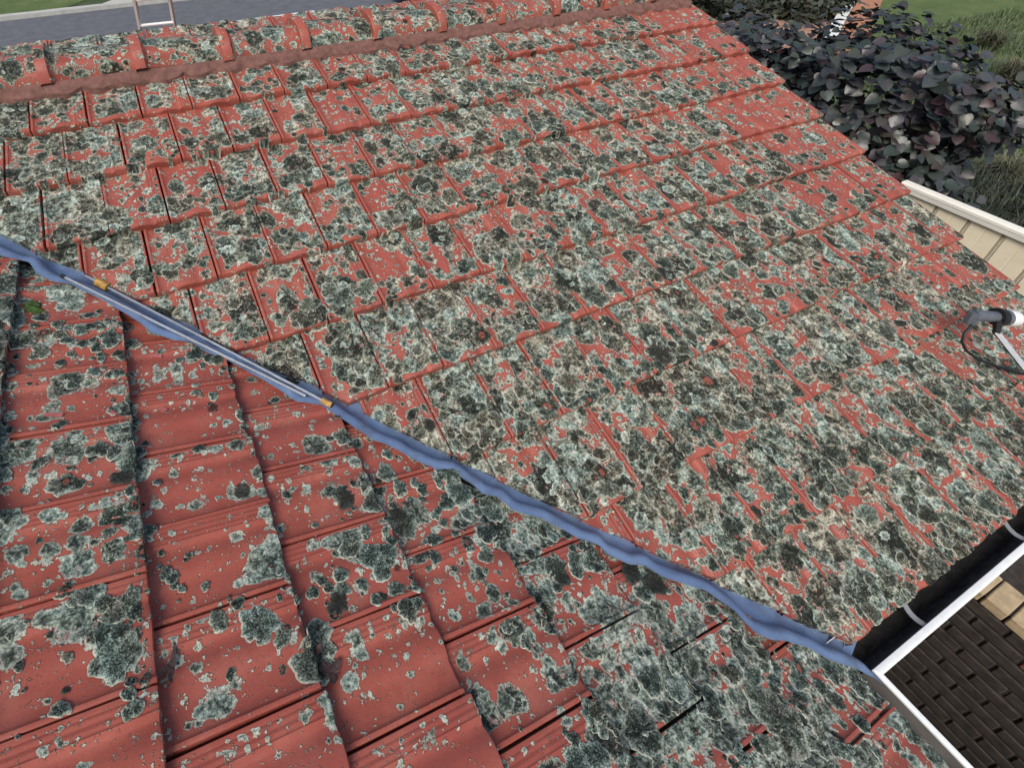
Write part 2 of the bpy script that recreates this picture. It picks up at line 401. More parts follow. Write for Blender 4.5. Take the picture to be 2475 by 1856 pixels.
# ---- one tile: cross profile (share of the width, height in mm below the rib tops)
PROFILE = [(0.000, -40), (0.000, -4), (0.012, -2.0), (0.040, -2.0), (0.055, -6), (0.080, -10), (0.16, -12.5), (0.30, -12.5), (0.36, -11), (0.41, -6.5),
           (0.47, -4.5), (0.55, -4.5), (0.60, -7), (0.65, -11), (0.71, -11.5), (0.745, -8), (0.765, -2), (0.78, 0), (0.792, -1.8), (0.805, -1.8),
           (0.82, 0), (0.84, 0), (0.855, -1.8), (0.87, -1.8), (0.885, 0), (0.905, 0), (0.92, -1.6), (0.938, -0.5), (0.966, -0.5), (0.975, -4), (0.975, -40)]
STEP = 0.036            # one course rises this far above the one below
def tile_bm(length=0.385, x0=0.0, x1=1.0, wscale=1.0):
    bm = bmesh.new(); uvl = bm.loops.layers.uv.new('tile')
    ys = [0.0, 0.0, 0.004, 0.012, 0.10, 0.24, length]
    rows = []
    for j, y in enumerate(ys):
        row = []
        for (u, h) in PROFILE:
            hh = h / 1000.0
            z = hh - STEP * y / TG
            nose = 0.0
            if j <= 4 and h > -30:                                     # the pans lift towards a thick nose at the butt
                k = max(0.0, 1 - y / 0.085)
                if 0.36 <= u <= 0.66: nose = 0.0055 * k
            if j == 1: z = hh + nose - 0.009
            elif j == 2: z = hh + nose - 0.0025 - STEP * y / TG
            else: z += nose
            if j == 0: z = -0.046
            row.append(bm.verts.new(((u - 1.0) * TW * wscale, y, min(z, 1)) if h > -30 else ((u - 1.0) * TW * wscale, y, -0.046 - (STEP * y / TG if j else 0))))
        rows.append(row)
    for j in range(len(rows) - 1):
        for i in range(len(PROFILE) - 1):
            q = (rows[j][i], rows[j][i + 1], rows[j + 1][i + 1], rows[j + 1][i])
            if len({tuple(round(c, 6) for c in v.co) for v in q}) < 3: continue
            try: f = bm.faces.new(q)
            except ValueError: continue
            for lp in f.loops:
                lp[uvl].uv = (lp.vert.co.x / (TW * wscale) + 1.0, lp.vert.co.y / TG)
    bmesh.ops.remove_doubles(bm, verts=bm.verts, dist=1e-5)
    bmesh.ops.recalc_face_normals(bm, faces=bm.faces)
    up = sum(f.normal.z * f.calc_area() for f in bm.faces)
    if up < 0: bmesh.ops.reverse_faces(bm, faces=bm.faces)
    return bm
TILE_ME = mesh_from_bm("roof_tile", tile_bm(), 34)
TILE_ME.materials.append(MAT_TILE)

def basis(pt, right, down, nrm):
    m = Matrix.Identity(4)
    for r in range(3):
        m[r][0] = right[r]; m[r][1] = -down[r]; m[r][2] = nrm[r]; m[r][3] = pt[r]
    return m
def jitter():
    return Matrix.Translation((random.gauss(0, 0.0012), random.gauss(0, 0.003), random.gauss(0, 0.001))) @ \
        Matrix.Rotation(random.gauss(0, 0.004), 4, 'Z') @ Matrix.Rotation(random.gauss(0, 0.006), 4, 'Y') @ Matrix.Rotation(random.gauss(0, 0.003), 4, 'X')

# ---- outline of the valley flashing, as points on the two slopes
UP = [(0,567),(36,584),(73,598),(81,615),(112,640),(168,654),(236,669),(291,698),(304,719),(354,749),(422,778),(464,800),(506,804),(553,829),(567,858),(603,880),(658,905),(692,918),(751,943),(789,947),(844,968),(856,989),(880,1002),(935,1028),(990,1049),(1053,1087),(1091,1118),(1137,1142),(1201,1163),(1264,1186),(1323,1211),(1361,1237),(1378,1256),(1433,1281),(1492,1304),(1551,1325),(1602,1344),(1652,1365),(1690,1394),(1728,1416),(1804,1448),(1872,1478),(1932,1503),(1991,1533),(2043,1561),(2085,1584)]
LO = [(0,612),(34,622),(67,627),(84,654),(122,675),(169,681),(198,698),(245,719),(295,749),(329,770),(367,800),(422,818),(460,821),(498,846),(544,863),(582,884),(620,905),(658,926),(717,966),(772,972),(806,994),(844,1019),(900,1057),(926,1066),(960,1081),(986,1098),(1053,1129),(1091,1131),(1142,1167),(1167,1188),(1205,1197),(1243,1230),(1306,1247),(1348,1268),(1403,1298),(1450,1313),(1467,1334),(1526,1361),(1560,1361),(1597,1387),(1634,1400),(1706,1422),(1779,1473),(1826,1524),(1864,1541),(1906,1546),(1962,1563),(2009,1592),(2068,1610)]
PA = np.array([hit_plane(u, v, OA, NA, 0.060) for u, v in UP])
PB = np.array([hit_plane(u, v, OB, NB, -0.006) for u, v in LO])
# run both lines on up the valley, out of the frame
PA = np.vstack([PA[0] + np.array([-1, 1, 0]) * 1.3 + np.array([0, 0, 1.3 * SP / CP]), PA])
PB = np.vstack([PB[0] + np.array([-1, 1, 0]) * 1.3 + np.array([0, 0, 1.3 * SP / CP]), PB])
sA = (PA[:, 0] - PA[:, 1]) / math.sqrt(2); cA_ = PA[:, 0] + PA[:, 1]
sB = (PB[:, 0] - PB[:, 1]) / math.sqrt(2); cB_ = PB[:, 0] + PB[:, 1]
oA, oB = np.argsort(sA), np.argsort(sB)
def sumA(s): return float(np.interp(s, sA[oA], cA_[oA]))
def sumB(s): return float(np.interp(s, sB[oB], cB_[oB]))
def smooth_sum(f, s, h=0.12): return sum(f(s + d) for d in np.linspace(-h, h, 7)) / 7

def cut_tile(matrix, which):
    """tile mesh cut along the valley; which = 'A' or 'B'; None when nothing is left"""
    c = matrix @ Vector((-TW / 2, TG / 2, 0))
    s = (c.x - c.y) / math.sqrt(2)
    h = 0.16
    f = sumA if which == 'A' else sumB
    off = -0.012 if which == 'A' else 0.035
    c0, c1 = smooth_sum(f, s - h, 0.06) + off, smooth_sum(f, s + h, 0.06) + off
    p0 = Vector(((c0 + (s - h) * math.sqrt(2)) / 2, (c0 - (s - h) * math.sqrt(2)) / 2, 0))
    p1 = Vector(((c1 + (s + h) * math.sqrt(2)) / 2, (c1 - (s + h) * math.sqrt(2)) / 2, 0))
    d = (p1 - p0).normalized(); nrm = Vector((-d.y, d.x, 0))       # points to the far slope (x + y larger)
    if nrm.x + nrm.y < 0: nrm = -nrm
    keep = 1.0 if which == 'A' else -1.0
    cs = [matrix @ Vector((x, y, 0)) for x in (-TW, 0) for y in (0, TG)]
    ds = [keep * (q - p0).dot(nrm) for q in cs]
    if min(ds) > 0.0: return 'full'
    if max(ds) < 0.02: return None
    bm = tile_bm()
    inv = matrix.inverted()
    pl = inv @ p0; nl = (inv.to_3x3() @ nrm)
    bmesh.ops.bisect_plane(bm, geom=bm.verts[:] + bm.edges[:] + bm.faces[:], plane_co=pl, plane_no=nl * keep, clear_inner=True, clear_outer=False)
    if not bm.faces: bm.free(); return None
    # close the sawn face so that the tile keeps its thickness
    es = [e for e in bm.edges if e.is_boundary and all(abs((v.co - pl).dot(nl)) < 1e-4 for v in e.verts)]
    new = bmesh.ops.extrude_edge_only(bm, edges=es)['geom']
    for v in new:
        if isinstance(v, bmesh.types.BMVert):
            v.co.z = min(v.co.z, -0.046 - STEP * v.co.y / TG)
    me = mesh_from_bm("cut_roof_tile", bm, 34); me.materials.append(MAT_TILE)
    return me

slopeA = link("roof_slope", boxmesh("sarking", (0, 0, 0), (1, 1, 1)), MAT_UNDER, house)
def slope_underlay(o, pts, nrm, low=0.085, th=0.02):
    bm = bmesh.new()
    top = [bm.verts.new(Vector(p) - Vector(nrm) * low) for p in pts]; bot = [bm.verts.new(Vector(p) - Vector(nrm) * (low + th)) for p in pts]
    bm.faces.new(top); bm.faces.new(list(reversed(bot)))
    for k in range(len(pts)): bm.faces.new((top[k], bot[k], bot[(k + 1) % len(pts)], top[(k + 1) % len(pts)]))
    bmesh.ops.recalc_face_normals(bm, faces=bm.faces)
    me = mesh_from_bm(o.name, bm); me.materials.append(MAT_UNDER); o.data = me
rA = lambda x, r: (np.array([x, 0, 0]) + np.array([0, OA[1], OA[2]]) + DA * (r - 2) * TG)
vx = lambda y: (-0.42 - y)                      # hidden line under the valley
yr, ye = rA(0, -1.1)[1], rA(0, 8.93)[1]
slope_underlay(slopeA, [(vx(ye) + .0, ye, rA(0, 8.93)[2]), (VERGE_X - 0.05, ye, rA(0, 8.93)[2]), (VERGE_X - 0.05, yr, rA(0, -1.1)[2]), (vx(yr), yr, rA(0, -1.1)[2])], NA)
WORLD_INV[slopeA.name] = Matrix.Identity(4)
tag(slopeA, "far roof slope thickly grown with grey-green lichen")
slopeB = link("roof_slope", boxmesh("sarking", (0, 0, 0), (1, 1, 1)), MAT_UNDER, house)
rB = lambda y, r: np.array([OB[0], y, OB[2]]) + DB * r * TG
xe, xl = rB(0, 5.93)[0], rB(0, -4)[0]
slope_underlay(slopeB, [(xe, -1.6, rB(0, 5.93)[2]), (xe, -0.50 - xe, rB(0, 5.93)[2]), (xl, -0.50 - xl, rB(0, -4)[2]), (xl, -1.6, rB(0, -4)[2])], NB)
WORLD_INV[slopeB.name] = Matrix.Identity(4)
tag(slopeB, "near roof slope with bare red tiles and scattered lichen rosettes")

def smoothstep(x, a, b):
    t = min(1, max(0, (x - a) / (b - a))); return t * t * (3 - 2 * t)
def coverA(i, r):
    c = 0.98
    c += 0.20 * smoothstep(r, 3.0, 6.5)                              # lower courses are crusted over
    c += 0.20 * (1 - smoothstep(i, 0.0, 3.5)) * (1 - smoothstep(r, 2.5, 4.5))
    c -= 0.14 * math.exp(-((i - 5.5) / 2.2) ** 2 - ((r - 1.2) / 1.8) ** 2)
    c += 0.22 * math.exp(-((i - 9.5) / 2.0) ** 2 - ((r - 2.0) / 1.7) ** 2)
    c -= 0.30 * smoothstep(i, 14.0, 17.5)
    return c + random.gauss(0, 0.07)
def coverB(k, r):
    c = 0.56
    c += 0.50 * smoothstep(r, 2.0, 4.2)
    c += 0.10 * (1 - smoothstep(k, -1.5, 0.8))
    c -= 0.08 * smoothstep(k, 0.5, 3.0) * (1 - smoothstep(r, 2.0, 4.0))
    return c + random.gauss(0, 0.05)

bvh_tris = [[], []]
def remember(me, m):
    base = len(bvh_tris[0])
    bvh_tris[0].extend([m @ v.co for v in me.vertices])
    bvh_tris[1].extend([[base + i for i in p.vertices] for p in me.polygons])

SHORT = mesh_from_bm("roof_tile_verge_narrow", tile_bm(wscale=0.674), 34); SHORT.materials.append(MAT_TILE)
LONG = mesh_from_bm("roof_tile_verge_wide", tile_bm(wscale=1.174), 34); LONG.materials.append(MAT_TILE)
def lay(i, r, which):
    corner = cornerA(i, r) if which == 'A' else cornerB(i, r)
    m = basis(corner, RA, DA, NA) if which == 'A' else basis(corner, RB, DB, NB)
    me = cut_tile(m, which)
    if me is None: return
    m = m @ jitter() if me == 'full' else m
    if me == 'full': me = TILE_ME
    o = link("roof_tile", me, None, slopeA if which == 'A' else slopeB, m)
    o["cover"] = float(coverA(i, r) if which == 'A' else coverB(i, r))
    o["nose"] = -0.50 if which == 'A' else 0.22
    remember(me, m)
for r in range(-1, 10):
    half = (r % 2 == 1)
    i = 18.0 if not half else 17.5
    corner = cornerA(VERGE_I, r)
    m = basis(corner, RA, DA, NA) @ jitter()
    o = link("roof_tile", LONG if half else SHORT, None, slopeA, m); o["cover"] = float(coverA(18.6, r)); o["nose"] = -0.4
    remember(o.data, m)
    while i > -7:
        lay(i, r, 'A'); i -= 1
for r in range(-3, 7):
    k = -9.0 if r % 2 == 0 else -8.5
    while k < 10.1:
        lay(k, r, 'B'); k += 1

# ---- lichen thalli: thousands of small crusts lying on the tiles, following their relief
def thallus_mat():
    t = NT("lichen_thallus"); p = t.pos()
    def at(n): return t.n('ShaderNodeAttribute', attribute_type='GEOMETRY', attribute_name=n).outputs['Fac']
    rho, streak, kind = at('rho'), at('streak'), at('tint')
    isl = t.n('ShaderNodeNewGeometry').outputs['Random Per Island']
    gr = t.noise(p, 250, 5, 0.75); gr2 = t.noise(p, 75, 4, 0.65)
    rr = t.math('ADD', rho, t.math('MULTIPLY', t.math('SUBTRACT', gr2, 0.5), 0.30))
    tone = t.sep(t.ramp(rr, [(0.0, (0.34,) * 3), (0.35, (0.30,) * 3), (0.62, (0.38,) * 3), (0.80, (0.49,) * 3), (0.93, (0.62,) * 3), (1.0, (0.70,) * 3)]))[0]
    tone = t.math('ADD', tone, t.math('MULTIPLY', t.math('SUBTRACT', gr, 0.5), 2.5))
    tone = t.math('ADD', tone, t.math('MULTIPLY', t.math('SUBTRACT', gr2, 0.5), 0.7))
    tone = t.math('ADD', tone, t.math('MULTIPLY', t.math('SUBTRACT', streak, 0.5), 0.30))
    tone = t.math('ADD', tone, t.math('MULTIPLY', t.math('SUBTRACT', isl, 0.55), 0.30))
    cA = t.ramp(tone, [(0.06, (0.010, 0.012, 0.009)), (0.28, (0.036, 0.044, 0.034)), (0.48, (0.105, 0.124, 0.096)), (0.70, (0.26, 0.29, 0.23)), (0.98, (0.60, 0.60, 0.49))])
    cC = t.ramp(tone, [(0.06, (0.010, 0.015, 0.013)), (0.28, (0.038, 0.054, 0.047)), (0.48, (0.120, 0.165, 0.142)), (0.70, (0.28, 0.36, 0.315)), (0.98, (0.58, 0.66, 0.58))])
    cB = t.ramp(tone, [(0.06, (0.013, 0.011, 0.008)), (0.28, (0.048, 0.045, 0.033)), (0.48, (0.13, 0.127, 0.095)), (0.70, (0.31, 0.30, 0.235)), (0.98, (0.66, 0.62, 0.50))])
    c = t.mix(kind, cA, cC)
    c = t.mix(t.math('MULTIPLY', t.step(t.noise(p, 5, 2), 0.46, 0.60), t.math('SUBTRACT', 1.0, t.math('MULTIPLY', kind, 0.6))), c, cB)
    rimk = t.math('MULTIPLY', t.math('FRACT', t.math('MULTIPLY', isl, 7.7)), 0.75)
    c = t.mix(t.math('MULTIPLY', t.step(rho, 0.86, 0.97), rimk), c, c4(0.62, 0.62, 0.52))
    # a few are dead and sooty, a few have fallen out in the middle
    c = t.mix(t.math('MULTIPLY', t.math('GREATER_THAN', isl, 0.972), 0.88), c, c4(0.016, 0.015, 0.013))
    bare = t.math('MULTIPLY', t.math('MULTIPLY', t.math('LESS_THAN', isl, 0.045), t.step(rr, 0.46, 0.30)), t.step(gr2, 0.35, 0.5))
    c = t.mix(bare, c, c4(0.27, 0.085, 0.065))
    h = t.math('ADD', gr, t.math('MULTIPLY', gr2, 0.8))
    return t.done(c, 0.95, t.bump(h, 0.9, 0.005), None, 0.2)
MAT_THALLUS = thallus_mat()
PU = np.array([q[0] for q in PROFILE[1:-1]]); PHt = np.array([q[1] for q in PROFILE[1:-1]]) / 1000.0
PU[0] = 0.001
def relief(a, rr, half_of):
    """height of the tile tops over the slope plane; a = column coordinate, rr = row coordinate"""
    r = np.ceil(rr - 1e-6)
    off = np.where(np.mod(r, 2) == half_of, 0.5, 0.0)
    u = np.mod(a - off, 1.0)
    h = np.interp(u, PU, PHt)
    y = (r - rr) * TG
    nose = np.where((u > 0.36) & (u < 0.66), 0.0055 * np.clip(1 - y / 0.085, 0, 1), 0)
    return h + nose - STEP * (r - rr), u, (r - rr)
def cover_noise(P, f, seed):
    g = np.random.default_rng(seed); v = np.zeros(len(P))
    for k in range(10):
        d = g.normal(size=3); d /= np.linalg.norm(d)
        v += np.sin(P @ d * f * g.uniform(0.6, 1.6) + g.uniform(0, 6.28))
    return v / 3.2
def thalli(which, n_try):
    if which == 'A': O, R_, D_, N_, half_of = OA, RA, DA, NA, 1
    else: O, R_, D_, N_, half_of = OB, RB, DB, NB, 1
    if which == 'A':
        a = rng.uniform(-4.6, VERGE_I, n_try); rr = rng.uniform(-1.0, 9.0, n_try)
        col, row = a, rr
    else:
        k = rng.uniform(-8.0, 10.0, n_try); rr = rng.uniform(-2.6, 6.0, n_try)
        a = -k; col, row = k, rr
    base = (lambda a_, r_: O + np.outer((a_ - 4) * TW, R_) + np.outer((r_ - 2) * TG, D_)) if which == 'A' else (lambda a_, r_: O + np.outer(a_ * TW, R_) + np.outer(r_ * TG, D_))
    P = base(a, rr)
    s_ = (P[:, 0] - P[:, 1]) / math.sqrt(2); c_ = P[:, 0] + P[:, 1]
    lim = np.interp(s_, sA[oA], cA_[oA]) if which == 'A' else np.interp(s_, sB[oB], cB_[oB])
    ok = (c_ > lim + 0.012) if which == 'A' else (c_ < lim - 0.004)
    h, u, y = relief(a, rr, half_of)
    st = random.getstate()
    fn = coverA if which == 'A' else coverB
    random.seed(1); cov = np.array([fn(c0, r0) for c0, r0 in zip(col, row + 0.5)]); random.setstate(st)
    cov = cov + 0.55 * np.clip(cover_noise(P, 9.0, 3), -1, 1) + 0.25 * np.clip(cover_noise(P, 30.0, 5), -1, 1)
    if which == 'A':
        cov = cov - 0.55 * (y < 0.10) * rng.random(n_try) - 0.30 * (u < 0.13) - 0.35 * (u > 0.95) + 0.12 * ((u > 0.74) & (u < 0.93))
        prob = np.clip((cov - 0.30) / 0.75, 0, 1) ** 1.3
    else:
        cov = cov + 0.16 * (y < 0.10) - 0.06 * ((u > 0.1) & (u < 0.4))
        prob = np.clip((cov - 0.22) / 0.85, 0, 1) ** 1.6
    ok &= rng.random(n_try) < prob
    idx = np.nonzero(ok)[0]
    V_, F_, RHO, STK, TNT = [], [], [], [], []; nv = 0
    for i in idx:
        q = rng.random()
        if which == 'A': R0 = float(np.clip(0.0150 * math.exp(rng.normal(0, 0.50)), 0.0045, 0.050))
        else: R0 = float(np.clip((0.017 if q > 0.45 else 0.0055) * math.exp(rng.normal(0, 0.50)), 0.0028, 0.062))
        R0 *= 0.75 + 0.35 * min(1.0, prob[i])
        dj = min(u[i], 1 - u[i]) * TW; dy = min(y[i], TG - y[i])
        if which == 'A':
            if dy < R0 * 0.75 and rng.random() > 0.07: continue
            if dj < R0 * 0.80 and rng.random() > 0.12: continue
        elif (TG - y[i] < R0 * 0.7 or dj < R0 * 0.7) and rng.random() > 0.35: continue
        big = R0 > 0.010
        ns = 30 if R0 > 0.028 else (18 if big else 9)
        rings = (0.28, 0.55, 0.78, 0.93, 1.0) if big else (0.55, 0.88, 1.0)
        th = np.linspace(0, 2 * np.pi, ns, endpoint=False) + rng.uniform(0, 1)
        ph = rng.uniform(0, 6.28, 3)
        lob = 1 + 0.13 * np.sin(2 * th + ph[0]) + 0.09 * np.sin(3 * th + ph[1]) + 0.06 * np.sin(5 * th + ph[2]) + rng.normal(0, 0.085, ns)
        ra = np.concatenate([[0.0]] + [q_ * R0 * (lob if q_ > 0.5 else 1 + 0.5 * (lob - 1)) for q_ in rings])
        tt = np.concatenate([[0.0]] + [th] * len(rings))
        rho = np.concatenate([[0.0]] + [np.full(ns, q_) for q_ in rings])
        stk = rng.random(ns); stk = np.concatenate([[0.5]] + [stk] * len(rings))
        va = a[i] + ra * np.cos(tt) / TW; vr = rr[i] + ra * np.sin(tt) / TG
        if which == 'A': va = np.minimum(va, VERGE_I - 0.004); vr = np.clip(vr, -1.6, 8.998)
        else: vr = np.minimum(vr, 5.998)
        Q = base(va, vr)
        if which == 'A':
            sv = (Q[:, 0] - Q[:, 1]) / math.sqrt(2)
            if np.any(Q[:, 0] + Q[:, 1] < np.interp(sv, sA[oA], cA_[oA]) + 0.004): continue
        hh, _, _ = relief(va, vr, half_of)
        if which == 'A': hh = np.where(va > 17.6, np.maximum(hh, -0.006 - STEP * (np.ceil(vr - 1e-6) - vr)), hh)
        thick = min(0.0022, 0.09 * R0) * rng.uniform(0.7, 1.2)
        dome = np.where(rho > 0.97, -0.0010, thick * (0.75 + 0.35 * np.cos(rho * 2.2)) * (1 + rng.normal(0, 0.16, len(rho))))
        Q = Q + np.outer(hh + 0.0022 + rng.uniform(0, 0.0016) + dome, N_)
        V_.append(Q)
        f = [(nv, nv + 1 + j, nv + 1 + (j + 1) % ns) for j in range(ns)]
        for g_ in range(len(rings) - 1):
            b0 = nv + 1 + g_ * ns; b1 = b0 + ns
            for j in range(ns):
                j2 = (j + 1) % ns
                f.append((b0 + j, b1 + j, b1 + j2)); f.append((b0 + j, b1 + j2, b0 + j2))
        F_.append(np.array(f)); RHO.append(rho); STK.append(stk)
        TNT.append(np.full(len(rho), np.clip(rng.normal(0.25 if which == 'A' else 0.85, 0.3), 0, 1))); nv += len(rho)
    me = np_mesh("lichen", np.vstack(V_), np.vstack(F_), MAT_THALLUS)
    for nm, arr in (('rho', RHO), ('streak', STK), ('tint', TNT)):
        at = me.attributes.new(nm, 'FLOAT', 'POINT'); at.data.foreach_set('value', np.concatenate(arr).astype(np.float32))
    me.polygons.foreach_set("use_smooth", [True] * len(me.polygons))
    o = link("lichen", me, None, slopeA if which == 'A' else slopeB)
    o["kind"] = "stuff"
    return len(idx), len(me.polygons)
print("thalli A", thalli('A', 19000)); print("thalli B", thalli('B', 17000))

# ---- ridge
ridge = link("ridge", boxmesh("ridge_bed", (-3.2, RIDGE_Y - 0.10, 3.60), (VERGE_X - 0.03, RIDGE_Y + 0.10, 3.72)), MAT_MORTAR, house)
WORLD_INV[ridge.name] = Matrix.Identity(4)
def ridge_cap_mesh():
    bm = bmesh.new(); uvl = bm.loops.layers.uv.new('tile')
    sec = []
    for k in range(13):
        a = math.pi * k / 12
        y = -math.cos(a) * 0.150; z = 0.118 * (math.sin(a) ** 0.75) - 0.0
        sec.append((y, z))
    xs = [(0.0, 1.10, -0.01), (0.0, 1.15, 0.006), (0.012, 1.17, 0.010), (0.052, 1.17, 0.010), (0.064, 1.06, 0.002), (0.075, 1.0, 0.0), (0.25, 0.985, -0.004), (0.49, 0.96, -0.012)]
    rows = [[bm.verts.new((x, y * s, z * s + dz)) for y, z in sec] for x, s, dz in xs]
    for j in range(len(rows) - 1):
        for i in range(len(sec) - 1):
            f = bm.faces.new((rows[j][i], rows[j][i + 1], rows[j + 1][i + 1], rows[j + 1][i]))
            for lp in f.loops: lp[uvl].uv = (0.4 if lp.vert.co.x > 0.06 else 0.0, 0.5 if lp.vert.co.x > 0.07 else 0.06)
    f = bm.faces.new(rows[0]); 
    bmesh.ops.remove_doubles(bm, verts=bm.verts, dist=1e-5)
    bmesh.ops.recalc_face_normals(bm, faces=bm.faces)
    me = mesh_from_bm("ridge_cap", bm, 40); me.materials.append(MAT_TILE); return me
CAP = ridge_cap_mesh()
x = -2.70
while x < VERGE_X - 0.1:
    m = Matrix.Translation((x, RIDGE_Y, 3.685 + random.gauss(0, 0.003))) @ Matrix.Rotation(random.gauss(0, 0.012), 4, 'Z') @ Matrix.Rotation(random.gauss(0, .03), 4, 'X')
    o = link("ridge_cap", CAP, None, ridge, m); o["cover"] = 1.05 + random.gauss(0, 0.08); o["nose"] = -0.25
    x += 0.452
def wavy_bead():
    bm = bmesh.new(); prev = None
    for k in range(240):
        xx = -3.0 + k * (VERGE_X + 2.95) / 239
        a = 0.012 * math.sin(k * 1.1) + random.gauss(0, 0.006)
        y0 = RIDGE_Y - 0.155; y1 = y0 - 0.045 + a
        zf = lambda y: rA(0, 2 - (y - OA[1]) / -(TG * CP) * -1)[2] if False else OA[2] + (y - OA[1]) * SP / CP
        ring = [bm.verts.new((xx, y0 + 0.05, zf(y0) + 0.03)), bm.verts.new((xx, y0, zf(y0) + 0.012)), bm.verts.new((xx, y1, zf(y1) - 0.012 + random.gauss(0, .003))), bm.verts.new((xx, y1 + 0.004, zf(y1) - 0.07))]
        if prev:
            for j in range(3): bm.faces.new((prev[j], ring[j], ring[j + 1], prev[j + 1]))
        prev = ring
    bmesh.ops.recalc_face_normals(bm, faces=bm.faces)
    return mesh_from_bm("mortar", bm, 50)
link("mortar", wavy_bead(), MAT_MORTAR, ridge)

# ---- rear slope, walls, boards
def rear():
    bm = bmesh.new(); prev = None
    for r in range(0, 10):
        for e in (0, 1):
            y = RIDGE_Y + (0.12 + (r + e) * TG) * CP; z = 3.66 - (0.12 + (r + e) * TG) * SP + (0.0 if e == 0 else 0.03)
            ring = [bm.verts.new((xx, y, z)) for xx in (-3.0, VERGE_X - 0.02)]
            if prev: bm.faces.new((prev[0], prev[1], ring[1], ring[0]))
            prev = ring
    bmesh.ops.recalc_face_normals(bm, faces=bm.faces)
    return mesh_from_bm("rear_slope", bm)
MAT_CLAY = plain("plain_clay", (0.36, 0.09, 0.06), 0.8, 0.3, 14)
link("rear_slope", rear(), MAT_CLAY, house)
def brick_wall_mat():
    t = NT("house_brickwork")
    br = t.n('ShaderNodeTexBrick'); mp = t.n('ShaderNodeTexCoord')
    sep = t.n('ShaderNodeSeparateXYZ'); t.put(sep.inputs[0], t.pos())
    cmb = t.n('ShaderNodeCombineXYZ'); t.put(cmb.inputs[0], t.math('ADD', sep.outputs[0], sep.outputs[1])); t.put(cmb.inputs[1], sep.outputs[2])
    t.put(br.inputs['Vector'], cmb.outputs[0]); br.inputs['Scale'].default_value = 1.0
    br.inputs['Brick Width'].default_value = 0.24; br.inputs['Row Height'].default_value = 0.086; br.inputs['Mortar Size'].default_value = 0.006
    br.inputs['Color1'].default_value = c4(0.16, 0.10, 0.07); br.inputs['Color2'].default_value = c4(0.11, 0.08, 0.06); br.inputs['Mortar'].default_value = c4(0.05, 0.045, 0.04)
    return t.done(br.outputs['Color'], 0.9)
MAT_HW = brick_wall_mat()
link("wall", boxmesh("wall", (1.10, 0.42, YARD), (4.055, 0.65, 2.36)), MAT_HW, house)
link("wall", boxmesh("wall", (1.10, -7.5, YARD), (1.33, 0.418, 2.36)), MAT_HW, house)
def gable():
    bm = bmesh.new()
    a = [(0.652, 0), (6.2, 0), (6.2, 2.42), (RIDGE_Y, 3.55), (0.652, 2.56)]
    f0 = [bm.verts.new((3.862, y, z)) for y, z in a]; f1 = [bm.verts.new((4.05, y, z)) for y, z in a]
    bm.faces.new(f0); bm.faces.new(f1)
    for k in range(5): bm.faces.new((f0[k], f0[(k + 1) % 5], f1[(k + 1) % 5], f1[k]))
    bmesh.ops.recalc_face_normals(bm, faces=bm.faces); return mesh_from_bm("gable_wall", bm)
link("gable_wall", gable(), MAT_HW, house)
link("soffit", boxmesh("soffit", (1.335, 0.045, 2.33), (4.0, 0.418, 2.345)), MAT_WHITE, house)
link("soffit", boxmesh("soffit", (1.335, -7.5, 2.33), (1.60, 0.040, 2.345)), MAT_WHITE, house)

# ---- valley flashing
def flash_mesh():
    bm = bmesh.new(); prev = None
    s0, s1 = float(sB.min()), float(sA.max()) + 0.005
    n = 420
    for k in range(n):
        s = s0 + (s1 - s0) * k / (n - 1)
        a, b = sumA(s) + 0.10, sumB(s)
        ring = []
        ts = [0.0, 0.30, 0.45, 0.55, 0.62, 0.66, 0.70, 0.78, 0.84, 0.92, 0.975, 1.0]
        bt = b + 0.035                          # the near tiles end under the lip
        for q, t in enumerate(ts):
            c = a + (b - a) * t
            x_, y_ = (c + s * math.sqrt(2)) / 2, (c - s * math.sqrt(2)) / 2
            if y_ < 0.004 and x_ > 1.705: x_ = 1.705
            if y_ < -0.15: y_ = -0.15
            zA = OA[2] + (y_ - OA[1]) * SP / CP - 0.060 / CP
            zB = OB[2] - (x_ - OB[0]) * SP / CP - 0.040 / CP
            zl = OB[2] - (x_ - OB[0]) * SP / CP + 0.003 / CP
            z = max(zA, zB)
            d = z - min(zA, zB)
            z += 0.006 * math.exp(-(d / 0.02) ** 2)
            w = (1 - smoothstep(c, bt + 0.004, bt + 0.085))
            z = z * (1 - w) + zl * w
            if t >= 0.975: z -= 0.003
            if 0.64 < t < 0.68: z -= 0.004      # crease
            z += 0.0022 * math.sin(s * 31 + 4 * math.sin(s * 7)) * (1 if 0.2 < t < 0.95 else 0.3) + 0.0015 * math.sin(s * 77 + t * 9)
            ring.append(bm.verts.new((x_, y_, z)))
        v = ring[-1].co
        ring.append(bm.verts.new((v.x, v.y, v.z - 0.006)))
        if prev:
            for j in range(len(ring) - 1): bm.faces.new((prev[j], prev[j + 1], ring[j + 1], ring[j]))
        prev = ring
    bmesh.ops.recalc_face_normals(bm, faces=bm.faces)
    if sum(f.normal.z for f in bm.faces) < 0: bmesh.ops.reverse_faces(bm, faces=bm.faces)
    return mesh_from_bm("valley_flashing", bm, 50)
FL = flash_mesh()
flash = link("valley_flashing", FL, MAT_FLASH, house)
tag(flash, "wavy-edged blue valley flashing running down between the two slopes")
remember(FL, Matrix.Identity(4))
BVH = BVHTree.FromPolygons(bvh_tris[0], bvh_tris[1])
def on_roof(u, v):
    d = Vector(ray(u, v)).normalized()
    loc, nrm, idx, dist = BVH.ray_cast(Vector(CAM), d)
    if loc is None: loc = Vector(hit_plane(u, v, OB, NB, 0)); nrm = Vector(NB)
    if nrm.dot(d) > 0: nrm = -nrm
    return loc, nrm

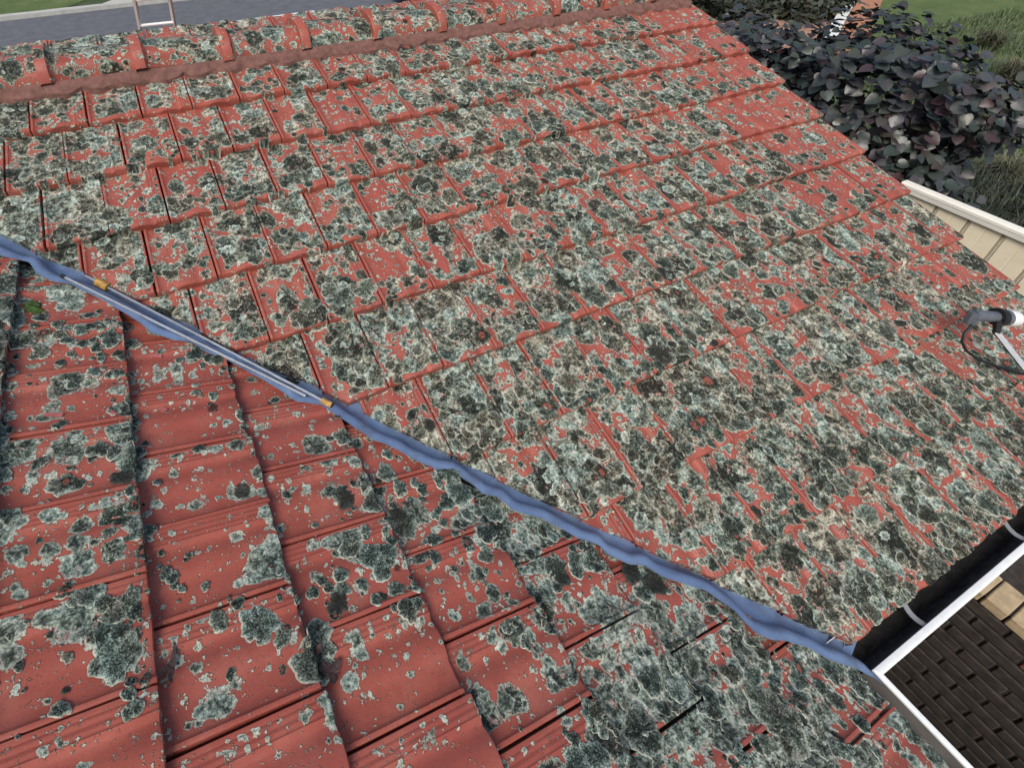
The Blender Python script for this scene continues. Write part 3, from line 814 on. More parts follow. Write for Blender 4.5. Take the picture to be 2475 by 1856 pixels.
# ---- gutters
ZL = 2.449                                       # height of the gutter lip
def gutter_bm(axis):
    """section (distance out from the fascia line, height); swept along the eave and mitred at the inner corner"""
    inner = [(-0.045, ZL + 0.012), (-0.045, ZL - 0.105), (0.038, ZL - 0.105), (0.056, ZL - 0.080), (0.064, ZL - 0.010), (0.066, ZL - 0.003)]
    lip = [(0.066, ZL - 0.003), (0.067, ZL + 0.003), (0.073, ZL + 0.005), (0.084, ZL + 0.004), (0.0895, ZL - 0.001), (0.0895, ZL - 0.014), (0.078, ZL - 0.02), (0.078, ZL - 0.09), (0.050, ZL - 0.115), (-0.047, ZL - 0.115), (-0.047, ZL + 0.012), (-0.045, ZL + 0.012)]
    out = []
    for sec in (inner, lip):
        bm = bmesh.new(); rows = []
        for end in (0, 1, 2):
            row = []
            for d, z in sec:
                if axis == 'A':
                    y = -0.006 - d; xc = 1.6724 + d           # meets the other gutter on the mitre
                    x_ = (xc, 2.9, VERGE_X - 0.02)[end]; row.append(bm.verts.new((x_, y, z)))
                else:
                    x_ = 1.6724 + d; yc = -0.006 - d
                    y = (yc, -2.0, -7.5)[end]; row.append(bm.verts.new((x_, y, z)))
            rows.append(row)
        for j in range(2):
            for i in range(len(sec) - 1): bm.faces.new((rows[j][i], rows[j][i + 1], rows[j + 1][i + 1], rows[j + 1][i]))
        bmesh.ops.recalc_face_normals(bm, faces=bm.faces)
        out.append(mesh_from_bm("gutter", bm, 30))
    return out
for ax in 'AB':
    gi, gl = gutter_bm(ax)
    g = link("gutter", gl, MAT_WHITE, house)
    WORLD_INV[g.name] = Matrix.Identity(4)
    link("gutter_trough", gi, MAT_GUTTER if ax == 'A' else MAT_GUTGREY, g)
    if ax == 'A':
        bm = bmesh.new(); prev = None
        for k in range(90):
            xx = 1.76 + k * (VERGE_X - 1.8) / 89
            ring = [bm.verts.new((xx, -0.006 + yy, ZL - 0.085 - yy * 0.3 * 0 + random.gauss(0, .006))) for yy in (0.044, 0.02, -0.005, -0.02, -0.03, -0.040)]
            if prev:
                for j in range(5): bm.faces.new((prev[j], prev[j + 1], ring[j + 1], ring[j]))
            prev = ring
        link("gutter_silt", mesh_from_bm("gutter_silt", bm, 60), MAT_SLUDGE, g)
        for (u, v) in ((2214, 1487), (2452, 1281)):
            q = hit_z(u, v, ZL)
            bm = bmesh.new(); prev = None
            for kk in range(9):
                f = kk / 8; yy = 0.012 - f * 0.082; zz = ZL - 0.002 - 0.016 * math.sin(math.pi * f) + 0.012 * (1 - f)
                ring = [bm.verts.new((q[0] + ox, yy - 0.006, zz + oz)) for ox, oz in ((-0.011, 0), (0.011, 0), (0.011, -0.002), (-0.011, -0.002))]
                if prev:
                    for j in range(4): bm.faces.new((prev[j], prev[(j + 1) % 4], ring[(j + 1) % 4], ring[j]))
                prev = ring
            bmesh.ops.recalc_face_normals(bm, faces=bm.faces)
            link("gutter_bracket", mesh_from_bm("gutter_bracket", bm, 30), MAT_STRAP, g)
link("fascia", boxmesh("fascia", (1.64, 0.042, 2.30), (VERGE_X - 0.03, 0.062, 2.43)), MAT_WHITE, house)
link("fascia", boxmesh("fascia", (1.605, -7.5, 2.30), (1.623, 0.04, 2.43)), MAT_WHITE, house)
def barge(sgn):
    bm = bmesh.new(); L = 3.45 if sgn < 0 else 3.4
    y1 = RIDGE_Y + sgn * L * CP; z0, z1 = 3.62, 3.62 - L * SP
    vs_ = [bm.verts.new((x_, y, z)) for x_ in (4.055, 4.075) for y, z in ((RIDGE_Y, z0), (y1, z1), (y1, z1 - 0.16), (RIDGE_Y, z0 - 0.16))]
    for q in ((0, 1, 2, 3), (4, 5, 6, 7), (0, 1, 5, 4), (1, 2, 6, 5), (2, 3, 7, 6), (3, 0, 4, 7)): bm.faces.new([vs_[k] for k in q])
    bmesh.ops.recalc_face_normals(bm, faces=bm.faces); return mesh_from_bm("barge_board", bm)
link("barge_board", barge(-1), MAT_WHITE, house); link("barge_board", barge(1), MAT_WHITE, house)

# =================================================================== LOW BRICK WALL
bw = thing("brick_wall", (3.96, -2.0, 0.0), "low dark brick wall with a tan brick coping below the far gutter", "wall")
CH = 0.0965; WX0, WX1 = 3.86, 4.065; WTOP = 1.01
joint = link("mortar", boxmesh("mortar", (WX0 + 0.012, -5.0, YARD), (WX1 - 0.012, 0.40, WTOP - 0.015)), MAT_JOINT, bw)
def brick_me(name, L, hgt, wid, mat):
    bm = bmesh.new(); box(bm, (0, -L / 2, 0), (wid, L / 2, hgt), 0.006)
    me = mesh_from_bm(name, bm); me.materials.append(mat); return me
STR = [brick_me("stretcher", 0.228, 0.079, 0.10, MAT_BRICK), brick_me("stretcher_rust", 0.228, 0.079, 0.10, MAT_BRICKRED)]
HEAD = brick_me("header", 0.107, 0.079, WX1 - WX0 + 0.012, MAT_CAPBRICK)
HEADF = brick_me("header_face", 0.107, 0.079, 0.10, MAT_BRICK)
y = 0.3
yy0 = -0.183                                      # a perpend of the coping lies here
for k in range(-4, 32):
    yc = yy0 - 0.1195 * (k + 0.5)
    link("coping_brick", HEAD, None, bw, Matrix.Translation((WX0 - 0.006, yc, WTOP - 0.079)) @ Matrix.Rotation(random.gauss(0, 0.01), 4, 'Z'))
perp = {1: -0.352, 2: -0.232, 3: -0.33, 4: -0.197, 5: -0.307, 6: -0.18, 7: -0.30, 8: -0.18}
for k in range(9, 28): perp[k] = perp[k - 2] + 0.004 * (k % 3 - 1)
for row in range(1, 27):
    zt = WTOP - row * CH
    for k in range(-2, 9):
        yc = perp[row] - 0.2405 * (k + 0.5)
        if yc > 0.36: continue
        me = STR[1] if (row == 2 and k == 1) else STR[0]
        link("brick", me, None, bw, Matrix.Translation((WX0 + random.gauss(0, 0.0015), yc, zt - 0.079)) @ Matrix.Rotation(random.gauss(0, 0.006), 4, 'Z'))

# =================================================================== CREAM FENCE
FX, FY0 = 6.92, 2.30
fence = thing("fence", (FX, 0.0, 0.0), "cream steel panel fence with a pale capping rail beyond the gable edge", "fence")
def fence_panel():
    bm = bmesh.new(); w = 0.268
    prof = [(0.0, 0.012), (0.014, 0.012), (0.020, 0.0), (0.130, 0.0), (0.134, 0.003), (0.138, 0.0), (w - 0.020, 0.0), (w - 0.014, 0.012)]
    for x_off in (0.0,):
        a = [bm.verts.new((x_off + d, -y_, 0.05)) for y_, d in prof]; b = [bm.verts.new((x_off + d, -y_, 1.77)) for y_, d in prof]
        c = [bm.verts.new((0.03, -y_, 0.05)) for y_, d in (prof[0], prof[-1])]; e = [bm.verts.new((0.03, -y_, 1.77)) for y_, d in (prof[0], prof[-1])]
        for k in range(len(prof) - 1): bm.faces.new((a[k], a[k + 1], b[k + 1], b[k]))
        bm.faces.new((c[0], e[0], e[1], c[1])); bm.faces.new((a[0], b[0], e[0], c[0])); bm.faces.new((a[-1], c[1], e[1], b[-1]))
    bmesh.ops.recalc_face_normals(bm, faces=bm.faces)
    return mesh_from_bm("panel", bm)
FP = fence_panel(); FP.materials.append(MAT_CREAM)
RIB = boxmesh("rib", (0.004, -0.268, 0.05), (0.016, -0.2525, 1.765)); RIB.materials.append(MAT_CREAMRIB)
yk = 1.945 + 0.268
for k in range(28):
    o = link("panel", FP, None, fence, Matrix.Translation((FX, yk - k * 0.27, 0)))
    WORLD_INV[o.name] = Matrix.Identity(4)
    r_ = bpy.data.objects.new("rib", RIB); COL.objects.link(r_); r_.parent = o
def cap_rail():
    bm = bmesh.new()
    sec = [(-0.032, 1.735), (-0.036, 1.775), (-0.030, 1.780), (-0.040, 1.784), (-0.040, 1.812), (-0.030, 1.828), (0.045, 1.828), (0.052, 1.815), (0.052, 1.735)]
    a = [bm.verts.new((FX + d, FY0, z)) for d, z in sec]; b = [bm.verts.new((FX + d, -5.4, z)) for d, z in sec]
    for k in range(len(sec) - 1): bm.faces.new((a[k], a[k + 1], b[k + 1], b[k]))
    bm.faces.new(a); bm.faces.new(list(reversed(b)))
    bmesh.ops.recalc_face_normals(bm, faces=bm.faces); return mesh_from_bm("capping_rail", bm)
link("capping_rail", cap_rail(), MAT_CREAMCAP, fence)
link("post", boxmesh("post", (FX - 0.03, FY0 - 0.055, 0), (FX + 0.045, FY0 - 0.003, 1.734), 0.004), MAT_CREAM, fence)

# =================================================================== PURPLE-LEAVED TREE BY THE GABLE
def leaf_mat(name, cols, rough=0.45):
    t = NT(name)
    g = t.n('ShaderNodeNewGeometry'); oi = t.n('ShaderNodeObjectInfo')
    r = t.math('FRACT', t.math('ADD', g.outputs['Random Per Island'], t.math('MULTIPLY', oi.outputs['Random'], 7.31)))
    n = len(cols)
    c = t.ramp(r, [((k + 0.5) / n, q) for k, q in enumerate(cols)])
    vein = t.noise(g.outputs['Position'], 60, 4, 0.6)
    c = t.mix(0.35, c, t.mix(vein, c4(0.01, 0.012, 0.012), c4(0.11, 0.105, 0.11)), 'MIX')
    t.put(t.b.inputs['Base Color'], c); t.put(t.b.inputs['Roughness'], rough)
    return t.m
MAT_PLEAF = leaf_mat("redbud_leaf", [(0.010, 0.026, 0.021), (0.018, 0.042, 0.030), (0.030, 0.020, 0.028), (0.042, 0.032, 0.044), (0.018, 0.040, 0.044), (0.045, 0.055, 0.030), (0.013, 0.030, 0.025), (0.060, 0.014, 0.018), (0.022, 0.030, 0.036), (0.05, 0.058, 0.066)], 0.38)
MAT_BARK = plain("bark", (0.06, 0.042, 0.036), 0.9, 0.4, 30, bump=0.6)
HEART = [(0, 0), (0.20, -0.10), (0.42, -0.02), (0.52, 0.22), (0.46, 0.50), (0.26, 0.80), (0.0, 1.02), (-0.26, 0.80), (-0.46, 0.50), (-0.52, 0.22), (-0.42, -0.02), (-0.20, -0.10)]
def heart_geo(size, fold=0.16, cup=0.10):
    vs_ = [(0, 0.42, 0)]
    for x_, y_ in HEART: vs_.append((x_, y_, abs(x_) * fold * 1.4 - cup * (y_ - 0.4) ** 2))
    v = np.array(vs_) * size
    f = np.array([(0, k, k % 12 + 1) for k in range(1, 13)])
    return v, f
def leaf_frames(n, center, radii, lean=(0, 0, 0), shell=0.45):
    out = []
    while len(out) < n:
        d = rng.normal(size=3); d /= np.linalg.norm(d)
        r = rng.uniform(shell, 1.0) ** 0.6
        wob = 1 + 0.18 * math.sin(4 * d[0] + 3 * d[1] + 5) + 0.14 * math.sin(7 * d[2] + 5 * d[0])
        p = np.array(center) + d * r * np.array(radii) * wob
        nrm = d * 0.55 + np.array([-0.15, -0.1, 0.85]) + rng.normal(size=3) * 0.45
        nrm /= np.linalg.norm(nrm)
        a = np.cross(nrm, rng.normal(size=3)); a /= np.linalg.norm(a); b = np.cross(nrm, a)
        if b[2] > 0: a, b = -a, -b               # tips hang downwards
        out.append((p, a, b, nrm, r))
    return out
TC = hit_x(2085, 262, 7.75)
tree = thing("shrub", (TC[0], TC[1], 0.0), "purple and green heart-leaved shrub behind the end of the cream fence", "shrub")
fr = leaf_frames(3600, TC + np.array([0.0, 0.05, 0.0]), (0.95, 1.25, 0.95))
fr += leaf_frames(900, TC + np.array([-0.35, 1.25, 0.30]), (0.7, 0.9, 0.5))
fr += leaf_frames(700, TC + np.array([-0.15, -0.75, -0.55]), (0.55, 0.6, 0.45))
fr += leaf_frames(260, TC + np.array([0.3, -0.95, 0.35]), (0.5, 0.5, 0.3))
fr.sort(key=lambda q: np.linalg.norm(q[0] - CAM))
hv, hf = heart_geo(0.108)
lme = np_mesh("leaf", hv, hf, MAT_PLEAF)
for p, a, b, nrm, r in fr[:300]:
    s = random.uniform(0.75, 1.3)
    m = Matrix.Identity(4)
    for q in range(3): m[q][0] = a[q] * s; m[q][1] = b[q] * s; m[q][2] = nrm[q] * s; m[q][3] = p[q]
    link("leaf", lme, None, tree, m)
V_, F_ = [], []
for p, a, b, nrm, r in fr[300:]:
    s = random.uniform(0.7, 1.25)
    V_.append(p + s * (hv[:, :1] * a + hv[:, 1:2] * b + hv[:, 2:] * nrm)); F_.append(hf + 13 * len(F_))
tag(link("foliage", np_mesh("foliage", np.vstack(V_), np.vstack(F_), MAT_PLEAF), None, tree), None, None, None, 'stuff')
tb = bmesh.new(); b0 = Vector((TC[0], TC[1], 0))
tube(tb, [b0, b0 + Vector((0.05, 0.05, 0.8)), b0 + Vector((-0.05, 0.1, TC[2] - 0.9)), b0 + Vector((0, 0, TC[2] - 0.2))], [0.07, 0.055, 0.04, 0.015], 8)
bmesh.ops.recalc_face_normals(tb, faces=tb.faces)
link("trunk", mesh_from_bm("trunk", tb, 50), MAT_BARK, tree)
for k in range(9):
    d = rng.normal(size=3); d[2] = abs(d[2]) * 0.4; d /= np.linalg.norm(d)
    st = b0 + Vector((0, 0.05, TC[2] - 0.9 + 0.06 * k))
    link("branch", tubemesh("branch", [st, st + Vector(d) * 0.45 + Vector((0, 0, .12)), st + Vector(d) * 0.95 + Vector((0, 0, .2))], [0.022, 0.014, 0.006], 6), MAT_BARK, tree)

# =================================================================== GRASSES AND GARDEN BEHIND
def blades(n, xy_fn, h0, h1, w, bend, mat, name, parent=None):
    V_, F_ = [], []
    base = 0
    pts = xy_fn(n)
    h = rng.uniform(h0, h1, n); ang = rng.uniform(0, 2 * np.pi, n); bd = rng.uniform(0.15, 1.0, n) * bend
    for k in range(n):
        x_, y_ = pts[k]; dx, dy = math.cos(ang[k]), math.sin(ang[k]); px, py = -dy, dx
        ww = w * random.uniform(0.7, 1.3)
        l1, l2 = h[k] * 0.55, h[k]
        o1, o2 = bd[k] * h[k] * 0.28, bd[k] * h[k]
        z2 = l2 * (1 - 0.45 * bd[k])
        V_ += [(x_ - px * ww, y_ - py * ww, 0), (x_ + px * ww, y_ + py * ww, 0),
               (x_ + dx * o1 - px * ww * .8, y_ + dy * o1 - py * ww * .8, l1), (x_ + dx * o1 + px * ww * .8, y_ + dy * o1 + py * ww * .8, l1),
               (x_ + dx * o2, y_ + dy * o2, z2)]
        F_ += [(base, base + 1, base + 3), (base, base + 3, base + 2), (base + 2, base + 3, base + 4)]
        base += 5
    return link(name, np_mesh(name, V_, F_, mat), None, parent)
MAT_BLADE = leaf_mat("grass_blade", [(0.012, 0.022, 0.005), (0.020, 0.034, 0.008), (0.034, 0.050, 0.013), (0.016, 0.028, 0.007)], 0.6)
MAT_BLADEL = leaf_mat("lawn_blade", [(0.06, 0.10, 0.026), (0.09, 0.145, 0.04), (0.13, 0.17, 0.06), (0.075, 0.12, 0.03)], 0.6)
MAT_STRAW = leaf_mat("straw_blade", [(0.16, 0.14, 0.075), (0.20, 0.18, 0.11), (0.07, 0.10, 0.03), (0.12, 0.12, 0.05)], 0.6)
def area(x0, x1, y0, y1, power=1.0):
    return lambda n: np.stack([x0 + (x1 - x0) * rng.random(n) ** power, y0 + (y1 - y0) * rng.random(n)], 1)
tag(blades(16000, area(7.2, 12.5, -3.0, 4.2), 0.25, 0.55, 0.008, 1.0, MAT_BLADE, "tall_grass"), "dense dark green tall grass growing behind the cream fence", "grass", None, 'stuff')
tag(blades(26000, area(11.5, 27.0, -1.0, 9.0, 1.3), 0.12, 0.30, 0.010, 0.9, MAT_BLADEL, "lawn_grass"), "pale green unmown lawn grass beside the brick path", "grass", None, 'stuff')
def tuft(x, y, n, h, label):
    f = lambda m: np.stack([x + rng.normal(0, 0.10, m), y + rng.normal(0, 0.10, m)], 1)
    o = blades(n, f, h * 0.6, h, 0.008, 1.5, MAT_STRAW, "grass_clump")
    tag(o, label, "plant", "clumps of strappy grass in the garden behind the fence")
for q, (u, v, h, wh) in enumerate(((2400, 95, 0.9, "farthest strappy straw grass clump, out on the pale lawn"), (2455, 170, 0.9, "straw grass clump at the right picture edge, second from the top"), (2380, 245, 0.8, "straw grass clump right of the purple shrub's upper tips"), (2455, 300, 0.8, "straw grass clump at the right picture edge above the dark grass"), (2330, 210, 0.8, "straw grass clump touching the purple shrub's upper right side"), (2440, 400, 0.7, "lowest straw grass clump, nearest the cream fence"))):
    pt = hit_z(u, v, 0.3)
    tuft(pt[0], pt[1], 260, h, wh)

# far garden: paved patio, path with a white edge, dark hedge
def paver_area(name, x0, x1, y0, y1, rot, org, mat_pair):
    pass
MAT_PAVE = plain("patio_pavers", (0.34, 0.20, 0.15), 0.9, 0.25, 8, bump=0.3)
MAT_PAVE2 = plain("path_bricks", (0.36, 0.17, 0.10), 0.9, 0.25, 8, bump=0.3)
pts = [hit_z(u, v, 0)[:2] for u, v in ((1660, 75), (1790, 40), (1990, 42), (2040, 60), (1990, 135), (1850, 150), (1740, 120))]
ground_sheet("patio", [tuple(p) for p in pts], 0.016, MAT_PAVE)
e0, e1 = hit_z(1988, 122, 0.3)[:2], hit_z(2074, -30, 0.3)[:2]
ed = (e1 - e0) / np.linalg.norm(e1 - e0); en = np.array([ed[1], -ed[0]])
L = float(np.linalg.norm(e1 - e0)) + 4
edge = thing("garden_edging", (e0[0], e0[1], 0), "long white-topped kerb beside a strip of orange brick paving", "edging")
def slab(name, a, b, off0, off1, z0, z1, mat, parent):
    bm = bmesh.new()
    c = [a + en * off0, a + en * off1, b + en * off1, b + en * off0]
    vs_ = [bm.verts.new((p[0], p[1], z)) for z in (z0, z1) for p in c]
    for q in ((4, 5, 6, 7), (0, 1, 5, 4), (1, 2, 6, 5), (2, 3, 7, 6), (3, 0, 4, 7)): bm.faces.new([vs_[k] for k in q])
    bmesh.ops.recalc_face_normals(bm, faces=bm.faces)
    return link(name, mesh_from_bm(name, bm), mat, parent)
slab("kerb_top", e0, e0 + ed * L, -0.14, 0.14, 0.0, 0.3, MAT_WHITE, edge)
nb = 34
for k in range(nb):
    a = e0 + ed * (0.3 + (L - 0.4) * k / nb)
    slab("paver", a, a + ed * ((L - 0.4) / nb - 0.03), 0.16, 0.85, 0.0, 0.05 + random.gauss(0, .004), MAT_PAVE2, edge)
MAT_HEDGE = leaf_mat("hedge_leaf", [(0.015, 0.028, 0.010), (0.028, 0.045, 0.016), (0.04, 0.06, 0.022)], 0.6)
def leaf_cloud(name, n, center, radii, size, mat, parent=None, flat=0.0):
    a = rng.normal(size=(n, 3)); a /= np.linalg.norm(a, axis=1)[:, None]
    r = rng.uniform(0.3, 1, n) ** 0.5
    wob = 1 + 0.2 * np.sin(5 * a[:, 0] + 2) * np.cos(4 * a[:, 1]) + 0.12 * np.sin(9 * a[:, 2])
    p = np.array(center) + a * (r * wob)[:, None] * np.array(radii)
    p[:, 2] = np.maximum(p[:, 2], 0.02)
    nr = a + rng.normal(size=(n, 3)) * 0.6 + np.array([0, 0, 0.5]); nr /= np.linalg.norm(nr, axis=1)[:, None]
    t1 = np.cross(nr, rng.normal(size=(n, 3))); t1 /= np.linalg.norm(t1, axis=1)[:, None]; t2 = np.cross(nr, t1)
    s = size * rng.uniform(0.6, 1.3, n)[:, None]
    V_ = np.stack([p - t2 * s, p + t1 * s * .55, p + t2 * s, p - t1 * s * .55], 1).reshape(-1, 3)
    F_ = np.arange(4 * n).reshape(-1, 4)
    return link(name, np_mesh(name, V_, F_, mat), None, parent)
for q, (u, v, rx, ry, rz, lab) in enumerate(((1640, -18, 1.6, 1.1, 0.9, "dark green garden bush beside the gable end, left of the patio"), (1850, -8, 2.2, 1.0, 1.0, "broad dark green bush behind the brick patio"), (1960, -4, 1.3, 1.0, 0.8, "low dark green bush next to the white kerb"))):
    c = hit_z(u, v, 0.6)
    b = thing("bush", (c[0], c[1], 0), lab, "bush", "dark bushes round the patio")
    leaf_cloud("foliage", 2600, (c[0], c[1], 0.6), (rx, ry, rz), 0.11, MAT_HEDGE, b)
    link("stem", tubemesh("stem", [(c[0], c[1], 0), (c[0] + .03, c[1], 0.7)], [0.05, 0.03], 6), MAT_BARK, b)

# =================================================================== STREET SIDE
blockw = thing("block_wall", (-2.5, 13.2, 0), "low limestone block wall along the street at the left", "wall")
MAT_LIME = plain("limestone", (0.47, 0.42, 0.33), 0.9, 0.2, 10, bump=0.5)
q1 = hit_z(130, 127, 0.62); q0 = hit_z(0, 142, 0.62)
bd = (q0 - q1); bd /= np.linalg.norm(bd)
for k in range(14):
    for rr in range(2):
        Lb = 0.44; s0 = k * Lb + (0.22 if rr == 0 else 0)
        a = q1 + bd * s0
        m = Matrix.Translation((a[0], a[1], 0.31 * rr)) @ Matrix.Rotation(math.atan2(bd[1], bd[0]), 4, 'Z')
        if k == 0 and rr == 0: LIME = boxmesh("block", (0, -0.17, 0), (0.43, 0.0, 0.302), 0.012); LIME.materials.append(MAT_LIME)
        link("block", LIME, None, blockw, m @ Matrix.Rotation(random.gauss(0, .01), 4, 'Z'))

# ladder against the rear gutter
LY = 7.0
def at_y(u, v, yy=LY): return Vector(hit_y(u, v, yy))
l0, l1 = at_y(345, 105), at_y(430, 105); l0t, l1t = at_y(323, -12, LY - 0.12), at_y(408, -12, LY - 0.12)
ladder = thing("ladder", (float((l0.x + l1.x) / 2), LY + 0.6, 0), "pale aluminium ladder standing against the rear gutter behind the ridge", "ladder")
MAT_ALU = plain("aluminium", (0.52, 0.50, 0.47), 0.4, 0.12, 20, 0.4)
foot = 0.9
for a, b in ((l0, l0t), (l1, l1t)):
    dr = (b - a); dr /= dr.z
    st = a + dr * (-a.z); st.y = LY + foot
    bm = bmesh.new()
    tube(bm, [st, a, b + (b - a) * 0.5], 0.022, 4)
    bmesh.ops.recalc_face_normals(bm, faces=bm.faces)
    link("stile", mesh_from_bm("stile", bm), MAT_ALU, ladder)
rz_ = float(at_y(381, 56).z)
for k in range(-9, 2):
    z = rz_ + 0.28 * k
    def on(a, b):
        if z >= a.z: t = (z - a.z) / (b.z - a.z); return a + (b - a) * t
        t = z / a.z; dr = (b - a) / (b.z - a.z); s0 = a - dr * a.z; s0.y = LY + foot
        return s0 + (a - s0) * t
    link("rung", tubemesh("rung", [on(l0, l0t), on(l1, l1t)], 0.017, 8), MAT_WHITE, ladder)

# white fence panels beyond the ridge
for q, (u0, v0, u1, v1, lab) in enumerate(((878, 22, 948, 50, "white timber fence panel end showing above the ridge caps"), (944, 36, 985, 53, "smaller white fence panel to the right of the first, above the ridge"))):
    a, b = hit_z(u0, v0, 1.15), hit_z(u1, v1, 1.15)
    d = (b - a); Lp = float(np.linalg.norm(d)); d /= Lp
    f = thing("white_fence", (a[0], a[1], 0), lab, "fence", "white fence panels by the street", math.atan2(d[1], d[0]))
    for nm, lo, hi in (("board", (0.07, 0.012, 0.12), (Lp * 1.3, 0.03, 1.04)), ("rail", (0.0, 0, 1.05), (Lp * 1.3, 0.045, 1.15)), ("rail", (0.07, 0, 0.08), (Lp * 1.3, 0.045, 0.115)), ("post", (0, -0.02, 0), (0.065, 0.065, 1.045))):
        o = bpy.data.objects.new(nm, boxmesh(nm, lo, hi, 0.003)); COL.objects.link(o); o.data.materials.append(MAT_WHITE); o.parent = f

# flowering shrub
fc = hit_z(1105, 22, 1.1)
fs = thing("flowering_shrub", (fc[0], fc[1], 0), "rounded shrub with red and white blossom showing over the ridge caps", "shrub")
MAT_FLOW = leaf_mat("blossom", [(0.55, 0.12, 0.10), (0.62, 0.55, 0.50), (0.10, 0.16, 0.06), (0.45, 0.22, 0.18), (0.16, 0.22, 0.10)], 0.7)
leaf_cloud("foliage", 5200, (fc[0], fc[1], 0.75), (1.25, 0.9, 0.75), 0.06, MAT_FLOW, fs)
link("stem", tubemesh("stem", [(fc[0], fc[1], 0), (fc[0], fc[1] + .05, 0.8)], [0.05, 0.03], 6), MAT_BARK, fs)

# parked car, seen only by its sills and wheels
cc = hit_z(1125, -4, 0.25)
car = thing("parked_car", (cc[0], cc[1] + 0.9, 0), "dark grey parked car on the street beyond the ridge", "car", None, math.atan2(road_dir[1], road_dir[0]))
MAT_CARP = plain("dark_car_paint", (0.030, 0.032, 0.038), 0.25, 0.1, 3)
MAT_TYRE = plain("tyre_rubber", (0.015, 0.015, 0.016), 0.85)
MAT_GLASSD = plain("dark_glass", (0.012, 0.014, 0.016), 0.08)
def car_part(nm, me, mat, mtx=None):
    o = bpy.data.objects.new(nm, me); COL.objects.link(o); o.parent = car
    if not me.materials: me.materials.append(mat)
    if mtx is not None: o.matrix_basis = mtx
    return o
def loft(secs):
    bm = bmesh.new(); rows = []
    for x_, w, z0, z1 in secs:
        rows.append([bm.verts.new((x_, s * w, z)) for s, z in ((-1, z0), (-1.0, (z0 + z1) * .55), (-0.92, z1), (0.92, z1), (1.0, (z0 + z1) * .55), (1, z0))])
    for j in range(len(rows) - 1):
        for k in range(6): bm.faces.new((rows[j][k], rows[j][(k + 1) % 6], rows[j + 1][(k + 1) % 6], rows[j + 1][k]))
    bm.faces.new(rows[0]); bm.faces.new(list(reversed(rows[-1])))
    bmesh.ops.recalc_face_normals(bm, faces=bm.faces); return mesh_from_bm("body", bm, 35)
car_part("body", loft([(-2.15, .70, .35, .75), (-2.0, .84, .22, .92), (-1.0, .88, .20, .98), (1.0, .88, .20, .95), (1.9, .82, .22, .80), (2.15, .66, .33, .62)]), MAT_CARP)
car_part("cabin", loft([(-1.75, .70, .955, .97), (-1.2, .72, .955, 1.40), (0.2, .72, .955, 1.44), (1.05, .70, .945, .96)]), MAT_GLASSD)
wh = bmesh.new(); bmesh.ops.create_cone(wh, cap_ends=True, segments=24, radius1=0.32, radius2=0.32, depth=0.2); whm = mesh_from_bm("wheel", wh, 40); whm.materials.append(MAT_TYRE)
rm = bmesh.new(); bmesh.ops.create_cone(rm, cap_ends=True, segments=20, radius1=0.2, radius2=0.18, depth=0.215); rmm = mesh_from_bm("rim", rm, 40); rmm.materials.append(MAT_ALU)
for x_ in (-1.35, 1.35):
    for s in (-1, 1):
        w_ = car_part("wheel", whm, MAT_TYRE, Matrix.Translation((x_, s * 0.79, 0.32)) @ Matrix.Rotation(math.pi / 2, 4, 'X'))
        r_ = bpy.data.objects.new("rim", rmm); COL.objects.link(r_); r_.parent = w_

# =================================================================== SMALL THINGS ON THE ROOF
def along(pts, lift, n=2):
    out = []
    for (u0, v0), (u1, v1) in zip(pts[:-1], pts[1:]):
        for k in range(n): out.append((u0 + (u1 - u0) * k / n, v0 + (v1 - v0) * k / n))
    out.append(pts[-1]); return [on_roof(*p)[0] + on_roof(*p)[1] * lift for p in out]
def rod(pts, lab, capspec):
    a, an = on_roof(*pts[0]); b, bn = on_roof(*pts[-1])
    P0, P1 = a + an * 0.009, b + bn * 0.009
    # rests on the highest point beneath it
    lift = 0.0
    for k in range(1, 12):
        c = P0.lerp(P1, k / 12); loc, n_, _, _ = BVH.ray_cast(c + Vector((0, 0, 0.4)), Vector((0, 0, -1)))
        if loc is not None: lift = max(lift, min(0.03, loc.z + 0.007 - c.z))
    up = Vector((0, 0, lift))
    t = thing("metal_rod", tuple((P0 + P1) / 2 + up), lab, "rod")
    link("shaft", tubemesh("shaft", [P0 + up, P1 + up], 0.0055, 8), MAT_RODM, t)
    for f0, f1, rad, mat in capspec:
        link("end_fitting", tubemesh("end_fitting", [P0.lerp(P1, f0) + up, P0.lerp(P1, f1) + up], rad, 8), mat, t)
rod([(208, 674), (800, 984)], "thin grey rod with a yellow fitting near its upper end lying in the blue valley", [(0.05, 0.10, 0.017, MAT_YELLOW), (0.965, 1.0, 0.011, MAT_YELLOW)])
rod([(150, 672), (738, 962)], "thin grey rod with a black hooked end lying lower in the blue valley", [(-0.006, 0.012, 0.008, MAT_DARKPL)])

def flat_piece(name, u, v, outline, size, rot, mat, lab, cat, group=None, lift=0.004, curl=0.25, thick=0.0):
    loc, n_ = on_roof(u, v)
    q = n_.to_track_quat('Z', 'Y').to_matrix().to_4x4() @ Matrix.Rotation(rot, 4, 'Z')
    bm = bmesh.new()
    vs_ = [bm.verts.new((x_ * size, y_ * size, curl * size * (x_ * x_ + y_ * y_) + random.gauss(0, 0.03) * size * (1 if curl > .1 else 0))) for x_, y_ in outline]
    c = bm.verts.new((0, 0, 0))
    for k in range(len(vs_)): bm.faces.new((c, vs_[k], vs_[(k + 1) % len(vs_)]))
    if thick:
        r = bmesh.ops.extrude_face_region(bm, geom=bm.faces[:])
        for g_ in r['geom']:
            if isinstance(g_, bmesh.types.BMVert): g_.co.z += thick
        bmesh.ops.recalc_face_normals(bm, faces=bm.faces)
    o = link(name, mesh_from_bm(name, bm), mat, None, Matrix.Translation(loc + n_ * lift) @ q)
    return tag(o, lab, cat, group)
